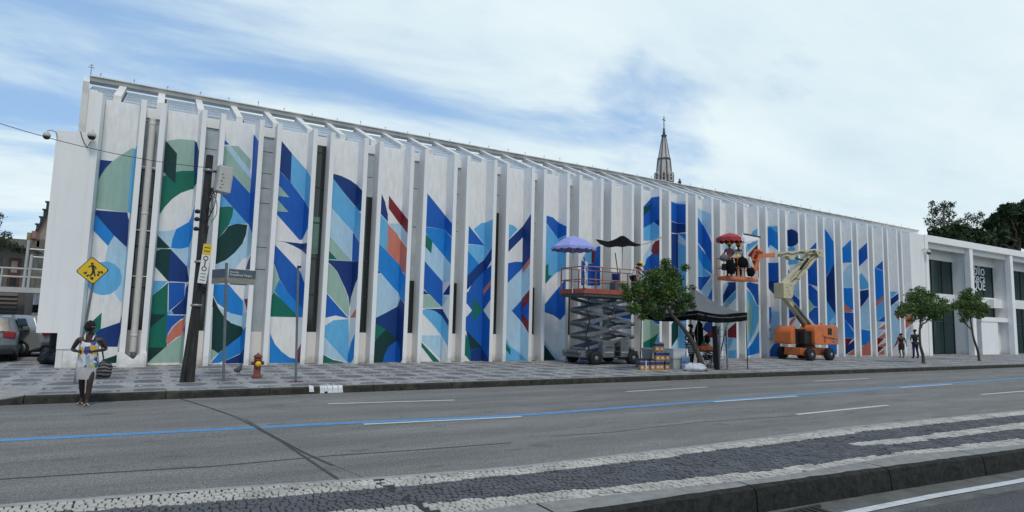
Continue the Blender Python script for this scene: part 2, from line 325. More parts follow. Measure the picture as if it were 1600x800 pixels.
def stone_rows():
    res = []; v = 0.; row = 0; x0_, x1_ = -3.5, 26.
    nrow = 25
    for row in range(nrow):
        t0, t1 = row/nrow, (row+1)/nrow; x = x0_+random.random()*.07
        while x < x1_:
            far = x > 14
            w = random.uniform(.05, .09)*(1 if not far else 1.6)
            ya = lambda xx, t: kerbl(xx)+(far_edge(xx)-kerbl(xx))*t
            jt = lambda a, s: noise.noise(Vector((a*5.1, s*3.3, 1)))*.35/nrow
            g = .0058
            q = [(x+g, ya(x, t0+jt(x, row))+g), (x+w-g, ya(x+w, t0+jt(x+w, row))+g), (x+w-g, ya(x+w, t1+jt(x+w, row+1))-g), (x+g, ya(x, t1+jt(x, row+1))-g)]
            q = [(a+random.uniform(-.007, .007), b_+random.uniform(-.006, .006)) for a, b_ in q]
            cxx = x+w/2; cyy = ya(cxx, (t0+t1)/2)
            pale = cyy > w1(cxx) or cyy < w2(cxx) or (cxx > mx0 and m2(cxx) < cyy < m1(cxx))
            tt = (cyy-cB.y)/(cA.y-cB.y); cr = cB.x+(cA.x-cB.x)*tt+.03*math.sin(cyy*19)
            if (abs(cxx-cr) > .045 or random.random() < .2) and random.random() > .008: res.append((q, pale, cxx, cyy))
            x += w
    return res
ST = stone_rows()
def add_stone(b, q, mi, ox=0, oy=0, z0=.13, oz=0):
    h = .151+random.uniform(-.006, .006); tl = [random.uniform(-.002, .002) for _ in q]
    cx_ = sum(p[0] for p in q)/4; cy_ = sum(p[1] for p in q)/4
    lo = [(p[0]-ox, p[1]-oy, z0-oz) for p in q]; mi_ = [(p[0]-ox, p[1]-oy, h-.006-oz) for p in q]
    hi = [(cx_+(p[0]-cx_)*.86-ox, cy_+(p[1]-cy_)*.86-oy, h+t-oz) for p, t in zip(q, tl)]
    b.add(lo+mi_+hi, [(0, 1, 5, 4), (1, 2, 6, 5), (2, 3, 7, 6), (3, 0, 4, 7), (4, 5, 9, 8), (5, 6, 10, 9), (6, 7, 11, 10), (7, 4, 8, 11), (8, 9, 10, 11)], mi)
def px_of(x, y, z):
    v = Vector((x, y, z-H)); return 800+FPX*v.dot(rt)/v.dot(fw), 400-FPX*v.dot(up)/v.dot(fw), v.dot(fw)
vis = []
for i, (q, pale, a, b_) in enumerate(ST):
    u, v, dd = px_of(a, b_, .15)
    if 0 <= u <= 1600 and v < 798: vis.append((dd, i))
vis.sort(); near = set(i for _, i in vis[:290])
med = bpy.data.objects.new('stone_mosaic', None); COL.objects.link(med); med['kind'] = 'structure'; med.location = (6, 5.6, .15)
bw = MB()
for i, (q, pale, a, b_) in enumerate(ST):
    if i in near:
        b = MB(); add_stone(b, q, 0, a, b_, oz=.13); o = b.build('paving_stone', 'stonew' if pale else 'stoned', med); o.location = (a-6, b_-5.6, -.02)
    else: add_stone(bw, q, 0 if pale else 1, 6, 5.6, oz=.15)
bw.build('mosaic_stones', ['stonew', 'stoned'], med, kind='stuff')
fr = MB(); ribbon(lambda x: kerbl(x), lambda x: far_edge(x), .15, [26, 30, 40, 60, 100, 150], fr); fr.build('far_mosaic', 'stonew', kind='structure')
# ---- far pavement
def calcada():
    m = bpy.data.materials.new('wavy_mosaic_pavement'); m.use_nodes = True; n = m.node_tree.nodes; l = m.node_tree.links; b = n['Principled BSDF']
    t = n.new('ShaderNodeTexCoord'); sp = n.new('ShaderNodeSeparateXYZ')
    nw = n.new('ShaderNodeTexNoise'); nw.inputs['Scale'].default_value = .7; nw.inputs['Detail'].default_value = 2; l.new(t.outputs['Object'], nw.inputs[0])
    ad = n.new('ShaderNodeVectorMath'); ad.operation = 'SCALE'; l.new(nw.outputs['Color'], ad.inputs[0]); ad.inputs[3].default_value = .5
    a2 = n.new('ShaderNodeVectorMath'); l.new(t.outputs['Object'], a2.inputs[0]); l.new(ad.outputs[0], a2.inputs[1]); l.new(a2.outputs[0], sp.inputs[0])
    def mm(op, a, b_=None, c=None):
        q = n.new('ShaderNodeMath'); q.operation = op
        for i, v in enumerate((a, b_, c)):
            if v is None: continue
            if isinstance(v, (int, float)): q.inputs[i].default_value = v
            else: l.new(v, q.inputs[i])
        return q.outputs[0]
    row = mm('FLOOR', mm('DIVIDE', sp.outputs[1], 1.05)); sh = mm('MULTIPLY', mm('MODULO', row, 2.), .85)
    u = mm('SINE', mm('MULTIPLY', mm('ADD', sp.outputs[0], sh), 2*math.pi/1.7)); v = mm('SINE', mm('MULTIPLY', sp.outputs[1], 2*math.pi/2.1))
    w = mm('MULTIPLY', u, mm('ABSOLUTE', v)); 
    wav = mm('ABSOLUTE', mm('SUBTRACT', mm('ABSOLUTE', w), .42))
    dark = mm('GREATER_THAN', mm('ABSOLUTE', mm('SUBTRACT', w, .05)), .38)
    ring = mm('LESS_THAN', mm('ABSOLUTE', mm('SUBTRACT', w, .72)), .1)
    dk = mm('MAXIMUM', mm('SUBTRACT', dark, ring), 0.)
    vo = n.new('ShaderNodeTexVoronoi'); vo.inputs['Scale'].default_value = 15; vo.feature = 'DISTANCE_TO_EDGE'; l.new(t.outputs['Object'], vo.inputs[0])
    vc = n.new('ShaderNodeTexVoronoi'); vc.inputs['Scale'].default_value = 15; l.new(t.outputs['Object'], vc.inputs[0])
    mx = n.new('ShaderNodeMixRGB'); l.new(dk, mx.inputs[0]); mx.inputs[1].default_value = (.36, .345, .315, 1); mx.inputs[2].default_value = (.155, .158, .158, 1)
    m2_ = n.new('ShaderNodeMixRGB'); m2_.blend_type = 'MULTIPLY'; m2_.inputs[0].default_value = .45; l.new(mx.outputs[0], m2_.inputs[1]); l.new(vc.outputs['Color'], m2_.inputs[2])
    g = n.new('ShaderNodeMapRange'); l.new(vo.outputs['Distance'], g.inputs[0]); g.inputs[1].default_value = 0; g.inputs[2].default_value = .09; g.inputs[3].default_value = .35; g.inputs[4].default_value = 1.1
    m3_ = n.new('ShaderNodeMixRGB'); m3_.blend_type = 'MULTIPLY'; m3_.inputs[0].default_value = 1; l.new(m2_.outputs[0], m3_.inputs[1]); l.new(g.outputs[0], m3_.inputs[2])
    bn = n.new('ShaderNodeTexNoise'); bn.inputs['Scale'].default_value = .9; bn.inputs['Detail'].default_value = 6; l.new(t.outputs['Object'], bn.inputs[0])
    gg = n.new('ShaderNodeMapRange'); l.new(bn.outputs[0], gg.inputs[0]); gg.inputs[1].default_value = .3; gg.inputs[2].default_value = .7; gg.inputs[3].default_value = .75; gg.inputs[4].default_value = 1.2
    m4 = n.new('ShaderNodeMixRGB'); m4.blend_type = 'MULTIPLY'; m4.inputs[0].default_value = 1; l.new(m3_.outputs[0], m4.inputs[1]); l.new(gg.outputs[0], m4.inputs[2])
    hv = n.new('ShaderNodeHueSaturation'); hv.inputs['Saturation'].default_value = .25; l.new(m4.outputs[0], hv.inputs['Color'])
    l.new(hv.outputs[0], b.inputs['Base Color']); b.inputs['Roughness'].default_value = .85
    return m
M['calcada'] = calcada()
KY = 15.72
b = MB(); xr = -2.0
b.add([(xr, KY+.14, S), (150, KY+.14, S), (150, 90, S), (-120, 90, S), (-120, 19, S), (-4.2, 19, S), (xr, 17.6, S)], [(0, 1, 2, 3, 4, 5, 6)])
b.build('pavement', 'calcada', kind='structure')
b = MB(); b.add([(xr, KY+.14, S), (xr, 17.6, S), (-4.2, 19, S), (-120, 19, S), (-120, 15.9, .01), (-2.9, 15.75, .01)], [(5, 0, 1, 2), (5, 2, 3, 4)])
b.build('driveway_ramp', 'concrete', kind='structure')
fk = bpy.data.objects.new('pavement_kerb', None); COL.objects.link(fk); fk['kind'] = 'structure'; fk.location = (0, KY, 0)
x = -2.9; first = True
while x < 110:
    w = (random.uniform(1.5, 2.6) if x < 40 else 6); x1 = x+w if not first else xr
    z0, z1 = (.02, S+.012) if first else (S+.012, S+.012)
    b = MB(); n_ = 8; V = []
    for i in range(n_+1):
        t = i/n_; xx = x+.008+(x1-x-.016)*t; zt = z0+(z1-z0)*t; j = noise.noise(Vector((xx*2.3, 5, 0)))*.02
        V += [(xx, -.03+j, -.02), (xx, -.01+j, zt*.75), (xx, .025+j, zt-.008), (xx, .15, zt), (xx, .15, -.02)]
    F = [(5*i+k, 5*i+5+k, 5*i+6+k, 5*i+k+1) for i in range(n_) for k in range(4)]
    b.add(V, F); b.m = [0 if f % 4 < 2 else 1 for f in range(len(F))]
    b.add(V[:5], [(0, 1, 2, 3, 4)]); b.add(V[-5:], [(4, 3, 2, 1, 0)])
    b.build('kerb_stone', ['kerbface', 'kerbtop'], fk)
    x = x1; first = False
# ---------------------------------------------------------------- the library building
CH = [(-1.889, -0.521), (-0.116, 1.259), (1.687, 3.095), (3.538, 4.956), (5.434, 6.878), (7.32, 8.772), (9.216, 10.684), (11.121, 12.574), (13.054, 14.499), (14.989, 16.431), (16.964, 18.4), (18.882, 20.317), (20.766, 22.167), (22.653, 24.02), (24.574, 25.94), (26.433, 27.804), (28.352, 29.668), (30.22, 31.466), (31.989, 33.331), (33.851, 35.104), (35.65, 36.88), (37.439, 38.751), (39.21, 40.546), (40.99, 42.311), (42.736, 44.076), (44.479, 45.794)]
FW, DP, TP, ZT = .16, .6, .06, 8.76
# the painted design: per channel, colour letter and outline in cm (distance along the unfolded panel, height)
MURAL = """1
N -15,679 -15,672 -19,672 34,673 4,619 -5,589 -11,560 -15,560 -15,528 -15,567
M 86,727 58,700 31,671 16,647 4,619 -5,589 -11,560 -15,560 -15,528 -15,514 -14,514 85,510 92,511 88,723
S 88,723 85,639 86,511 163,493 163,573 163,722
R -15,510 -15,508 -10,508 10,485 56,431 42,396 -16,457 -15,457
N -12,508 86,510 90,493 144,355 87,401 56,431 9,485
P 56,431 87,401 163,357 163,263 163,210 163,184 89,220 70,246 86,278 37,348 38,368 42,396 49,415
S 43,347 64,339 80,323 87,301 86,278 76,257 59,242 37,238 18,244 6,253 -8,276 -15,276 -15,290 -10,290 -4,315 17,341
G 42,184 43,130 18,107 -3,129
N 163,184 163,131 92,76 47,76 20,107 32,120 43,132
D 163,78 163,27 53,24 56,36
2
M 7,767 38,778 87,782 91,675 38,664 -10,633 -15,633 -15,672 -15,741 -12,741
N 86,780 164,725 164,745 164,622 90,613 90,678
G -15,633 -10,633 8,648 38,664 56,670 91,675 134,619 87,610 56,593 32,569 13,540 0,512 -5,502 -15,502 -15,478
D -15,780 -13,780 36,727 36,728 38,623 11,648 -10,670 -15,670
P -9,456 22,459 52,469 43,433 41,401
P 41,401 90,410 164,441 164,328 91,347
R 164,552 93,513 88,497 52,469 43,433 41,403 70,404 92,411 164,444 164,506
D -15,453 -9,453 39,404 23,401 -6,387 -15,387 -15,402
M -15,401 -9,401 36,402 -8,388 -15,388
D 41,401 47,291 40,293 -7,346 -15,346 -15,387 -8,387 13,398
N 41,400 91,347 163,292 41,292 41,329
S -15,292 -7,292 41,293 -4,237 -15,237
G 42,289 42,270 53,75 48,73 1,24 -4,183 -15,183 -15,239 -4,239
D -3,183 43,182 -1,137
D 1,74 47,74 1,24
B 43,289 91,290 93,237 49,191
N 164,290 164,184 65,183 57,196 93,237 104,272
S 47,191 59,196 65,183 46,181
B 45,180 148,181 87,168 64,143 54,122 49,105
M 55,82 110,130 164,82 164,25 1,24 47,73
C 149,179 120,132 76,105 55,83 49,92 51,112 67,143 87,164
N 164,181 164,83 120,132 164,172
3
B -15,803 1,803 21,785 1,782 -15,782
M -15,776 -15,776 7,776 99,671 99,619 20,698 2,720 -15,720
M 25,782 50,785 95,741 95,702
P 7,776 25,782 95,702 99,671
B 98,835 173,792 173,463 98,510 5,607 22,677 3,703 -15,703 -15,720 2,720 20,698 99,619 100,706
S -15,607 5,607 98,510 53,502 37,497 1,554 -15,554 -15,602
G -15,558 3,558 31,564 49,563 47,532 37,497 19,465 5,447 -15,447
D 98,506 96,472 88,444 87,439 63,403 37,376 8,359 -15,359 -15,447 5,447 22,468 37,495 62,506
P 98,508 173,464 173,436 173,399 93,386 70,350 64,344 6,340 -15,340 -15,357 6,357 37,376 63,403 87,439 94,454
N 173,397 173,343 103,346 127,373
N 55,296 173,293 173,290 55,291
R -15,290 7,290 51,292 72,267 101,236 105,183 81,184 52,197 43,208 19,225 7,249 -15,249
K 111,242 173,243 173,208 173,196
D -15,243 7,243 23,211 42,182 68,158 125,138 122,125 57,75 35,54 12,69 7,211 -15,211
P 27,211 55,194 106,182 127,195 173,196 173,169 125,138 83,152 56,167 38,188
M 11,69 35,54 12,29
R 13,21 36,54 57,75 120,131 173,154 173,184 173,160 173,84 90,46 60,30 36,21
N 173,22 173,115 173,154 173,84 90,44 57,28 61,18
4
N -15,832 6,832 48,788 50,678 17,709 6,718 -15,718
S 48,788 101,736 174,686 174,676 174,569 102,620 50,678
B -15,718 6,718 50,678 102,618 174,569 174,513 110,471 94,467 8,555 -15,555 -15,690
M -15,665 7,665 49,622 7,622 -15,622
M -15,610 7,610 49,567 7,565 -15,565
N 7,457 66,456 174,452 174,428 174,405 102,431 72,445 83,441 45,454
B -15,443 9,443 96,357 174,298 174,209 98,238 64,272 33,318 12,371 -15,371
M -15,370 11,370 33,317 21,276 11,263 -15,263
R 33,317 64,272 98,238 174,209 174,184 100,183 18,273 20,283
G 17,271 93,199 100,183 12,183 -15,183 -15,217 -15,257 8,257
R 13,123 32,85 55,60 84,38 173,18 16,18
K 174,129 174,21 126,27 124,61 174,100
5
N -15,734 10,734 43,729 80,717 106,702 177,664 177,591 123,595 102,620 59,665 11,716 -15,716
S -15,720 10,720 59,665 123,595 103,622 177,572 177,464 101,516 44,571 12,604 -15,604 -15,611
P -15,604 12,604 99,516 101,403 13,492 -15,492
M -15,492 -15,488 17,488 101,403 47,403 11,444 -15,444
G -15,440 12,440 47,404 12,403 -15,403
B 101,514 177,462 177,400 103,403
N -15,401 12,401 103,402 177,400 177,341 145,314 106,259 104,224 96,267 82,298 73,314 51,356 35,375 12,393 -15,393
M -15,389 12,389 35,375 52,352 78,302 91,275 102,228 103,186 15,277 -15,277
B -15,275 14,275 102,183 52,193 16,184 -15,184
C 177,228 177,187 110,186
S -15,155 16,155 45,175 102,181 113,16 97,24 18,109 -15,109
P -15,109 17,109 96,28 107,18 49,32 18,48 -15,48
G -15,46 17,46 50,28 101,17 19,17 -15,17
R 177,137 177,47 144,18 107,18 113,55 133,95
6
N -15,686 16,686 35,649 45,612 49,600 50,569 17,601 -15,601
K 50,676 104,618 177,569 177,515 102,564 51,624
P 51,563 97,567 177,512 177,463 111,505 91,525
S -15,599 16,599 51,565 53,450 17,483 -15,483
C 51,561 91,525 107,501 177,459 177,352 114,383 96,412 53,450
R -15,481 18,481 53,450 98,410 143,365 177,352 177,242 125,269 79,311 27,366 18,382 -15,382
N -15,378 18,378 29,364 19,361 -15,361
P -15,357 21,357 32,364 83,311 114,283 125,267 104,236 62,210 21,191 -15,191 -15,304
N -15,189 21,189 62,210 104,234 127,267 177,240 177,36 149,16 55,14 21,102 -15,102
G -15,165 22,165 63,143 41,122 23,102 -15,102
D -15,100 23,100 41,122 63,143 101,115 113,103 77,78 62,46 55,14 23,14 -15,14
B 113,103 144,68 145,16 55,14 62,46 77,78
7
B -15,707 23,707 89,642 107,623 179,573 179,517 107,563 24,566 -15,566
R -15,565 24,565 107,563 179,513 179,405 109,452 55,504 25,538 -15,538
G -15,536 24,536 55,508 52,456 24,484 -15,484
P 55,502 109,452 179,403 179,341 108,343 24,424 -15,424 -15,484 24,484 52,456
B -15,424 24,424 108,343 111,236 26,309 -15,309
N 179,341 179,288 111,289
N -15,305 26,305 50,289 27,287 -15,287
M -15,286 25,286 55,287 109,236 25,232 -15,232
N 25,229 111,232 179,177 179,148 118,193 76,222
P 110,287 155,278 113,240
S -15,225 25,225 57,228 85,218 118,197 179,152 179,73 107,125 74,163 28,206 -15,206
P -15,122 27,122 105,122 125,104 118,20 31,95 -15,95
G -15,93 26,93 110,13 80,13 27,74 -15,74
8
S 52,577 91,608 178,620 178,502 147,483 83,430 28,480 -15,480 -15,509 32,509 109,511
B -15,589 30,589 109,511 31,511 -15,511
T -15,509 31,509 109,510 147,483 83,430 28,480 -15,480
R -15,480 30,480 83,430 32,375 -15,375
N 178,504 178,453 129,405 114,402 34,318 -15,318 -15,375 31,375 78,425 126,464
B 178,426 178,285 115,231 178,181 178,15 57,11 33,143 -15,143 -15,202 33,202 57,229 32,257 -15,257 -15,305 35,305 49,333 76,367 114,402
C 178,367 178,346 116,299 116,288 110,309 111,320
G 59,287 110,232 60,181
D 35,143 111,74 107,70 55,65 47,96
G -15,126 34,126 47,91 60,11 33,40 -15,40
N 55,63 111,70 178,20 178,15 60,13
9
S -15,616 34,616 57,613 80,598 36,549 -15,549
N 177,672 177,646 177,475 114,427 110,453 108,564 36,493 -15,493 -15,545 35,545 107,614
B -15,442 35,442 71,451 113,453 114,427 73,391 37,355 -15,355
P -15,351 35,351 73,391 111,423 112,399 177,445 177,334 112,285 59,233 108,184 177,131 177,13 38,9 -15,9 -15,323
C 177,475 177,449 112,399 111,427
S -15,110 36,110 57,78 114,43 171,15 38,9 -15,9
B 112,285 59,233 112,184 177,182 177,279
K 177,334 177,282 117,241 112,287
K 114,227 177,180 177,128 114,186
G -15,90 37,90 58,65 58,40 38,61 -15,61
10
B -15,677 38,677 74,672 114,647 176,622 176,587 106,574 38,642 -15,642
S -15,640 37,640 106,574 176,584 176,432 101,417 41,361 -15,361
G 55,455 56,401 75,402 41,361 -15,361 -15,444 41,444
B 176,393 176,233 131,197 86,220 40,231 -15,231 -15,268 39,268 101,335 135,359
P -15,107 40,107 90,50 126,14 108,13 41,88 -15,88
D -15,86 41,86 108,13 39,14 -15,14
11
B -15,523 -15,483 50,483 81,457 80,365 45,364 -15,364
S 49,492 80,533 106,547 106,473 90,472
K 105,544 139,526 120,472 106,473
B 139,549 176,552 176,365 83,365 84,471 120,472
S -15,292 50,292 168,293 134,255 50,267 -15,267
B 52,160 176,201 176,163
R -15,88 53,88 129,128 176,119 176,14 54,11 -15,11
12
B -15,279 47,279 176,270 176,210 47,223 -15,223
P -15,223 47,223 168,210 114,164 48,178 -15,178
B 176,195 176,165 81,164
G 62,8 176,81 176,12
13
B -15,784 52,784 109,839 172,837 172,675 124,711 56,677 -15,677
H -15,782 53,782 100,803 103,782 55,736 -15,736
N 172,723 172,678 124,711
S -15,677 56,677 124,711 172,675 172,630 118,616 56,611 -15,611
P -15,533 56,533 118,607 124,580 65,499 -15,499 -15,498
B 172,544 112,548 77,522 62,485 -15,485 -15,431 65,431 172,422
K 172,616 135,610 115,589 109,558 124,540 172,544
P -15,431 56,431 172,422 172,299 57,253 -15,253
M 75,213 107,214 147,186 172,186 172,147 54,97 -15,97 -15,228 57,228
B 110,214 107,243 172,243 172,188 141,192
S 172,147 66,44 172,47
G 161,148 119,124 54,97 -15,97 -15,45 53,45 101,45 119,76
14
P 60,839 169,833 169,816
B -15,837 60,837 169,816 169,712 60,733 -15,733
N -15,731 60,731 169,712 169,670 60,670 -15,670
N -15,666 63,666 108,668 109,375 62,373 -15,373
S 110,668 169,663 169,442 169,260 109,375
R 115,668 169,663 169,619
P 111,663 169,617 169,591 111,619
S 109,375 169,351 169,203 108,202
D -15,188 58,188 83,220 108,220 106,125 61,75 -15,75
S 108,202 169,198 169,69 129,14 107,12
P -15,73 61,73 106,120 106,44 61,43 -15,43
B 169,69 169,15 129,14
15
P -15,831 61,831 169,784 169,645 103,733 62,778 -15,778
B -15,778 62,778 109,727 142,671 169,607 169,472 141,534 108,598 61,638 -15,638
R -15,635 61,635 124,567 147,538 169,486 169,455 107,498 63,553 -15,553
S -15,553 63,553 107,498 154,454 62,453 -15,453
B -15,451 62,451 154,453 84,374 62,387 -15,387
P 169,448 169,406 128,334 84,374
B 169,406 169,303 128,334
N 59,203 169,209 169,128 98,168
P 59,200 115,206 98,173
K 169,174 169,126 91,124 103,133
G -15,144 58,144 103,126 114,89 103,66 60,56 -15,56
16
P -15,650 77,650 169,622 169,609 76,612 -15,612
P -15,416 70,416 110,434 109,392 71,357 -15,357
N -15,357 69,357 112,417 107,431 169,429 169,396 70,309 -15,309
S 108,339 169,391 169,352 111,300
M -15,306 70,306 108,339 108,300 67,265 -15,265
M -15,214 67,214 126,219 69,146 -15,146
K 169,220 169,127 69,125 -15,125 -15,139 65,139
S 69,122 169,125 169,16 95,13
P 102,51 141,124 169,115 169,68
17
S 164,750 127,734 99,691 72,640 -15,640 -15,594 71,594 98,628 164,669
K 164,665 89,596 86,603 102,578 137,523 132,508 164,505
B -15,437 67,437 99,442 164,424 164,299 142,315 125,356 98,397 70,417 -15,417
S -15,408 70,408 103,381 142,307 164,299 164,251 130,166 68,60 -15,60
M -15,363 69,363 110,299 104,177 69,96 -15,96
R 164,186 164,47 119,35 73,22 -15,22 -15,60 68,60 107,93
18
S -15,782 78,782 157,776 157,719 101,775 79,758 -15,758
R -15,767 80,767 99,777 132,746 157,727 157,624 99,670 78,647 -15,647
N -15,565 74,565 157,562 157,354 133,359 74,422 -15,422
B -15,565 74,565 157,562 157,454 72,455 -15,455
R -15,350 -15,305 89,305 96,305 97,255 89,205 -15,205 -15,179 -15,304
P 100,280 157,280 157,124 105,89 85,138
G -15,181 69,181 93,182 73,150 -15,150
D -15,125 69,125 92,126 68,101 -15,101
B 157,122 157,22 66,18 -15,18 -15,35 66,35 105,89
19
N -15,776 86,776 116,782 143,768 166,740 166,705 141,681 113,672 84,679 -15,679
S -15,671 87,671 129,673 142,646 90,645 -15,645
S -15,648 87,648 166,644 166,567 84,565 -15,565
B -15,539 86,539 100,518 114,504 84,474 -15,474
B 140,473 155,457 124,459
P -15,453 90,453 166,451 166,357 92,414 -15,414
B -15,414 92,414 166,344 166,268 79,242 -15,242
C -15,212 78,212 121,251 130,242 84,186 -15,186
20
B 158,723 158,672 103,673
B 158,618 88,556 -15,556 -15,475 -15,458 95,458 158,438
B -15,453 85,453 102,455 158,403 158,316 125,321 90,365 -15,365
M -15,365 88,365 125,321 88,281 -15,281
B 158,316 158,208 122,212 84,259 -15,259 -15,277 85,277 125,316
21
R -15,815 92,815 112,790 133,751 155,714 155,677 155,613 128,565 90,512 -15,512 -15,594
N 155,613 155,500 155,260 155,260 112,322 86,358 -15,358 -15,507 90,507 128,565
S -15,367 89,367 112,326 155,260 155,257 155,101 155,39 155,100 116,162 86,201 -15,201
P 100,228 133,264 145,233 117,206
R -15,196 88,196 116,166 155,118 155,48 155,39 78,14 -15,14
22
R 163,770 163,613 97,614 -15,614 -15,712 98,712
P 163,608 163,532 163,454 97,451 -15,451 -15,555 100,555 110,571 133,597
R -15,451 97,451 163,450 163,308 136,312 98,353 -15,353
C -15,351 -15,349 102,349 140,312 152,295 94,299 -15,299
B -15,297 94,297 163,291 163,166 133,210 95,254 -15,254
R -15,252 95,252 118,226 137,194 163,158 163,134 93,132 -15,132
K -15,130 93,130 150,132 130,113 109,76 99,76 -15,76 -15,59
N 163,130 163,74 100,29 -15,29 -15,76 101,76
C 163,74 163,26 106,26
23
B 166,767 166,663 102,604 -15,604 -15,710 101,710
S -15,544 103,544 112,561 133,530 166,471 166,458 102,449 -15,449
N -15,441 102,441 166,450 166,417 132,371 100,330 -15,330
P -15,325 100,325 132,367 166,417 166,189 98,192 -15,192
R -15,190 98,190 166,181 166,129 122,89 96,80 -15,80
C 166,129 166,25 90,20 -15,20 -15,75 96,75 122,89
24
B 164,659 164,579 105,606
R -15,603 104,603 164,577 164,424 101,374 -15,374 -15,598
S -15,344 102,344 164,399 164,288 103,245 -15,245
C 164,426 164,399 102,344 -15,344 -15,374 101,374
B 164,297 164,244 103,242 164,288
P -15,237 101,237 135,237 101,192 -15,192
C 164,234 164,193 103,190
P -15,186 99,186 145,186 99,135 -15,135
C 164,183 164,137 103,133
K -15,133 99,133 145,134 101,84 -15,84
C 164,111 164,82 101,80
K -15,78 97,78 145,80 100,35 -15,35
C 144,61 143,27 99,25
25
S -15,453 105,453 153,449 106,406 -15,406
N 166,447 166,406 106,354 -15,354 -15,402 105,402
P -15,345 105,345 166,393 166,172 98,41 -15,41 -15,301
C 166,345 120,301 120,301 135,276 166,237
C 166,194 166,129 111,67 -15,67 -15,41 98,41
26
C -15,288 96,288 164,306 164,249 105,204 -15,204 -15,270
P 144,244 142,174 100,98 -15,98 -15,160 103,160"""
PAINT = dict(N=(.006, .04, .19), B=(.008, .11, .45), R=(.012, .225, .62), S=(.13, .43, .70), T=(.16, .47, .74), P=(.43, .62, .74), G=(.004, .15, .10), D=(.003, .042, .038), H=(.006, .07, .06), M=(.32, .475, .40), C=(.60, .20, .14), K=(.20, .018, .025))
def mural_mat():
    m = bpy.data.materials.new('mural_paint'); m.use_nodes = True; n = m.node_tree.nodes; l = m.node_tree.links; b = n['Principled BSDF']
    a = n.new('ShaderNodeAttribute'); a.attribute_name = 'paint'; t = n.new('ShaderNodeTexCoord')
    mp_ = n.new('ShaderNodeMapping'); mp_.inputs['Scale'].default_value = (5, 5, 1.3); l.new(t.outputs['Object'], mp_.inputs[0])
    x = n.new('ShaderNodeTexNoise'); x.inputs['Scale'].default_value = 1.6; x.inputs['Detail'].default_value = 8; x.inputs['Roughness'].default_value = .65; l.new(mp_.outputs[0], x.inputs[0])
    g = n.new('ShaderNodeMapRange'); l.new(x.outputs[0], g.inputs[0]); g.inputs[1].default_value = .25; g.inputs[2].default_value = .75; g.inputs[3].default_value = .88; g.inputs[4].default_value = 1.12
    q = n.new('ShaderNodeMixRGB'); q.blend_type = 'MULTIPLY'; q.inputs[0].default_value = 1; l.new(a.outputs['Color'], q.inputs[1]); l.new(g.outputs[0], q.inputs[2])
    l.new(q.outputs[0], b.inputs['Base Color']); b.inputs['Roughness'].default_value = .55; b.inputs['Specular IOR Level'].default_value = .35
    return m
M['mural'] = mural_mat()
design = {}; cur = 0
for ln in MURAL.split('\n'):
    t = ln.split()
    if len(t) == 1: cur = int(t[0]); design[cur] = []
    else: design[cur].append((t[0], [tuple(int(v)/100 for v in w.split(',')) for w in t[1:]]))
WHITE = (.79, .785, .765)
def inside(p, poly):
    c = False; x, y = p; j = len(poly)-1
    for i in range(len(poly)):
        xi, yi = poly[i]; xj, yj = poly[j]
        if (yi > y) != (yj > y) and x < (xj-xi)*(y-yi)/(yj-yi)+xi: c = not c
        j = i
    return c
def mural_panel(i, parent):
    x0, x1 = CH[i-1]; xl = x0+FW; xr_ = x1-FW; xbl = xl+(TP if i < 3 else 0); xbr = xr_-TP
    wb = xbr-xbl; tot = wb+math.hypot(TP, DP); zb, zt = S-.02, ZT-.035
    V = [(0, zb), (tot, zb), (tot, zt), (0, zt), (wb, zb), (wb, zt)]; E = [(0, 4), (4, 1), (1, 2), (2, 5), (5, 3), (3, 0), (4, 5)]
    PL = design.get(i, [])
    for c, P in PL:
        P = [(min(max(a, -.15), tot+.1), z) for a, z in P]
        o = len(V); V += P; E += [(o+k, o+(k+1) % len(P)) for k in range(len(P))]
    vs, es, fs, *_ = delaunay_2d_cdt([Vector(v) for v in V], E, [], 0, 1e-4)
    vv = []; ff = []; cols = []; idx = {}
    def m3d(a, z):
        if a <= wb: return (xbl+a, D+DP-.006, z)
        s = (a-wb)/(tot-wb); return (xbr-.006+TP*s, D+DP-.006-DP*s, z)
    for f in fs:
        c = sum((vs[k] for k in f), Vector((0, 0)))/3
        if not (1e-4 < c.x < tot-1e-4 and zb < c.y < zt): continue
        col = WHITE
        for k, P in PL:
            if inside(c, P): col = PAINT[k]
        side = c.x > wb; o = []
        for k in f:
            if (k, side) not in idx:
                idx[(k, side)] = len(vv); a = vs[k].x
                vv.append(m3d(max(a, wb+1e-6) if side else min(a, wb), vs[k].y))
            o.append(idx[(k, side)])
        ff.append(o); cols.append(col)
    me = bpy.data.meshes.new('mural_panel'); me.from_pydata(vv, [], ff); me.materials.append(M['mural'])
    at = me.color_attributes.new('paint', 'FLOAT_COLOR', 'CORNER'); k = 0
    for p, c in zip(me.polygons, cols):
        for _ in p.loop_indices: at.data[k].color = (*c, 1); k += 1
    me.update(); bm = bmesh.new(); bm.from_mesh(me)
    for f in bm.faces:
        if (f.normal.y > 0 if abs(f.normal.y) > .5 else f.normal.x > 0): f.normal_flip()
    bm.to_mesh(me); bm.free()
    o = bpy.data.objects.new('mural_panel', me); COL.objects.link(o); o.parent = parent
    o['label'] = 'recessed wall panel with a painted geometric mural' if PL else 'recessed plain white wall panel'
    return o
LB = empty('library_building', (22, D, S), 'long white library with tall projecting fins and a blue and green geometric mural between them', 'building')
LO = Vector(LB.location)
def part(mb_, name, mats, parent=None, **k):
    mb_.v = [tuple(Vector(v)-(LO if parent is None else Vector((0, 0, 0)))) for v in mb_.v] if parent is None else mb_.v
    return mb_.build(name, mats, parent or LB, **k)
def wp(f):   # parts written in world coordinates
    o = f; o.location = -LO; return o
rng = random.Random(3)
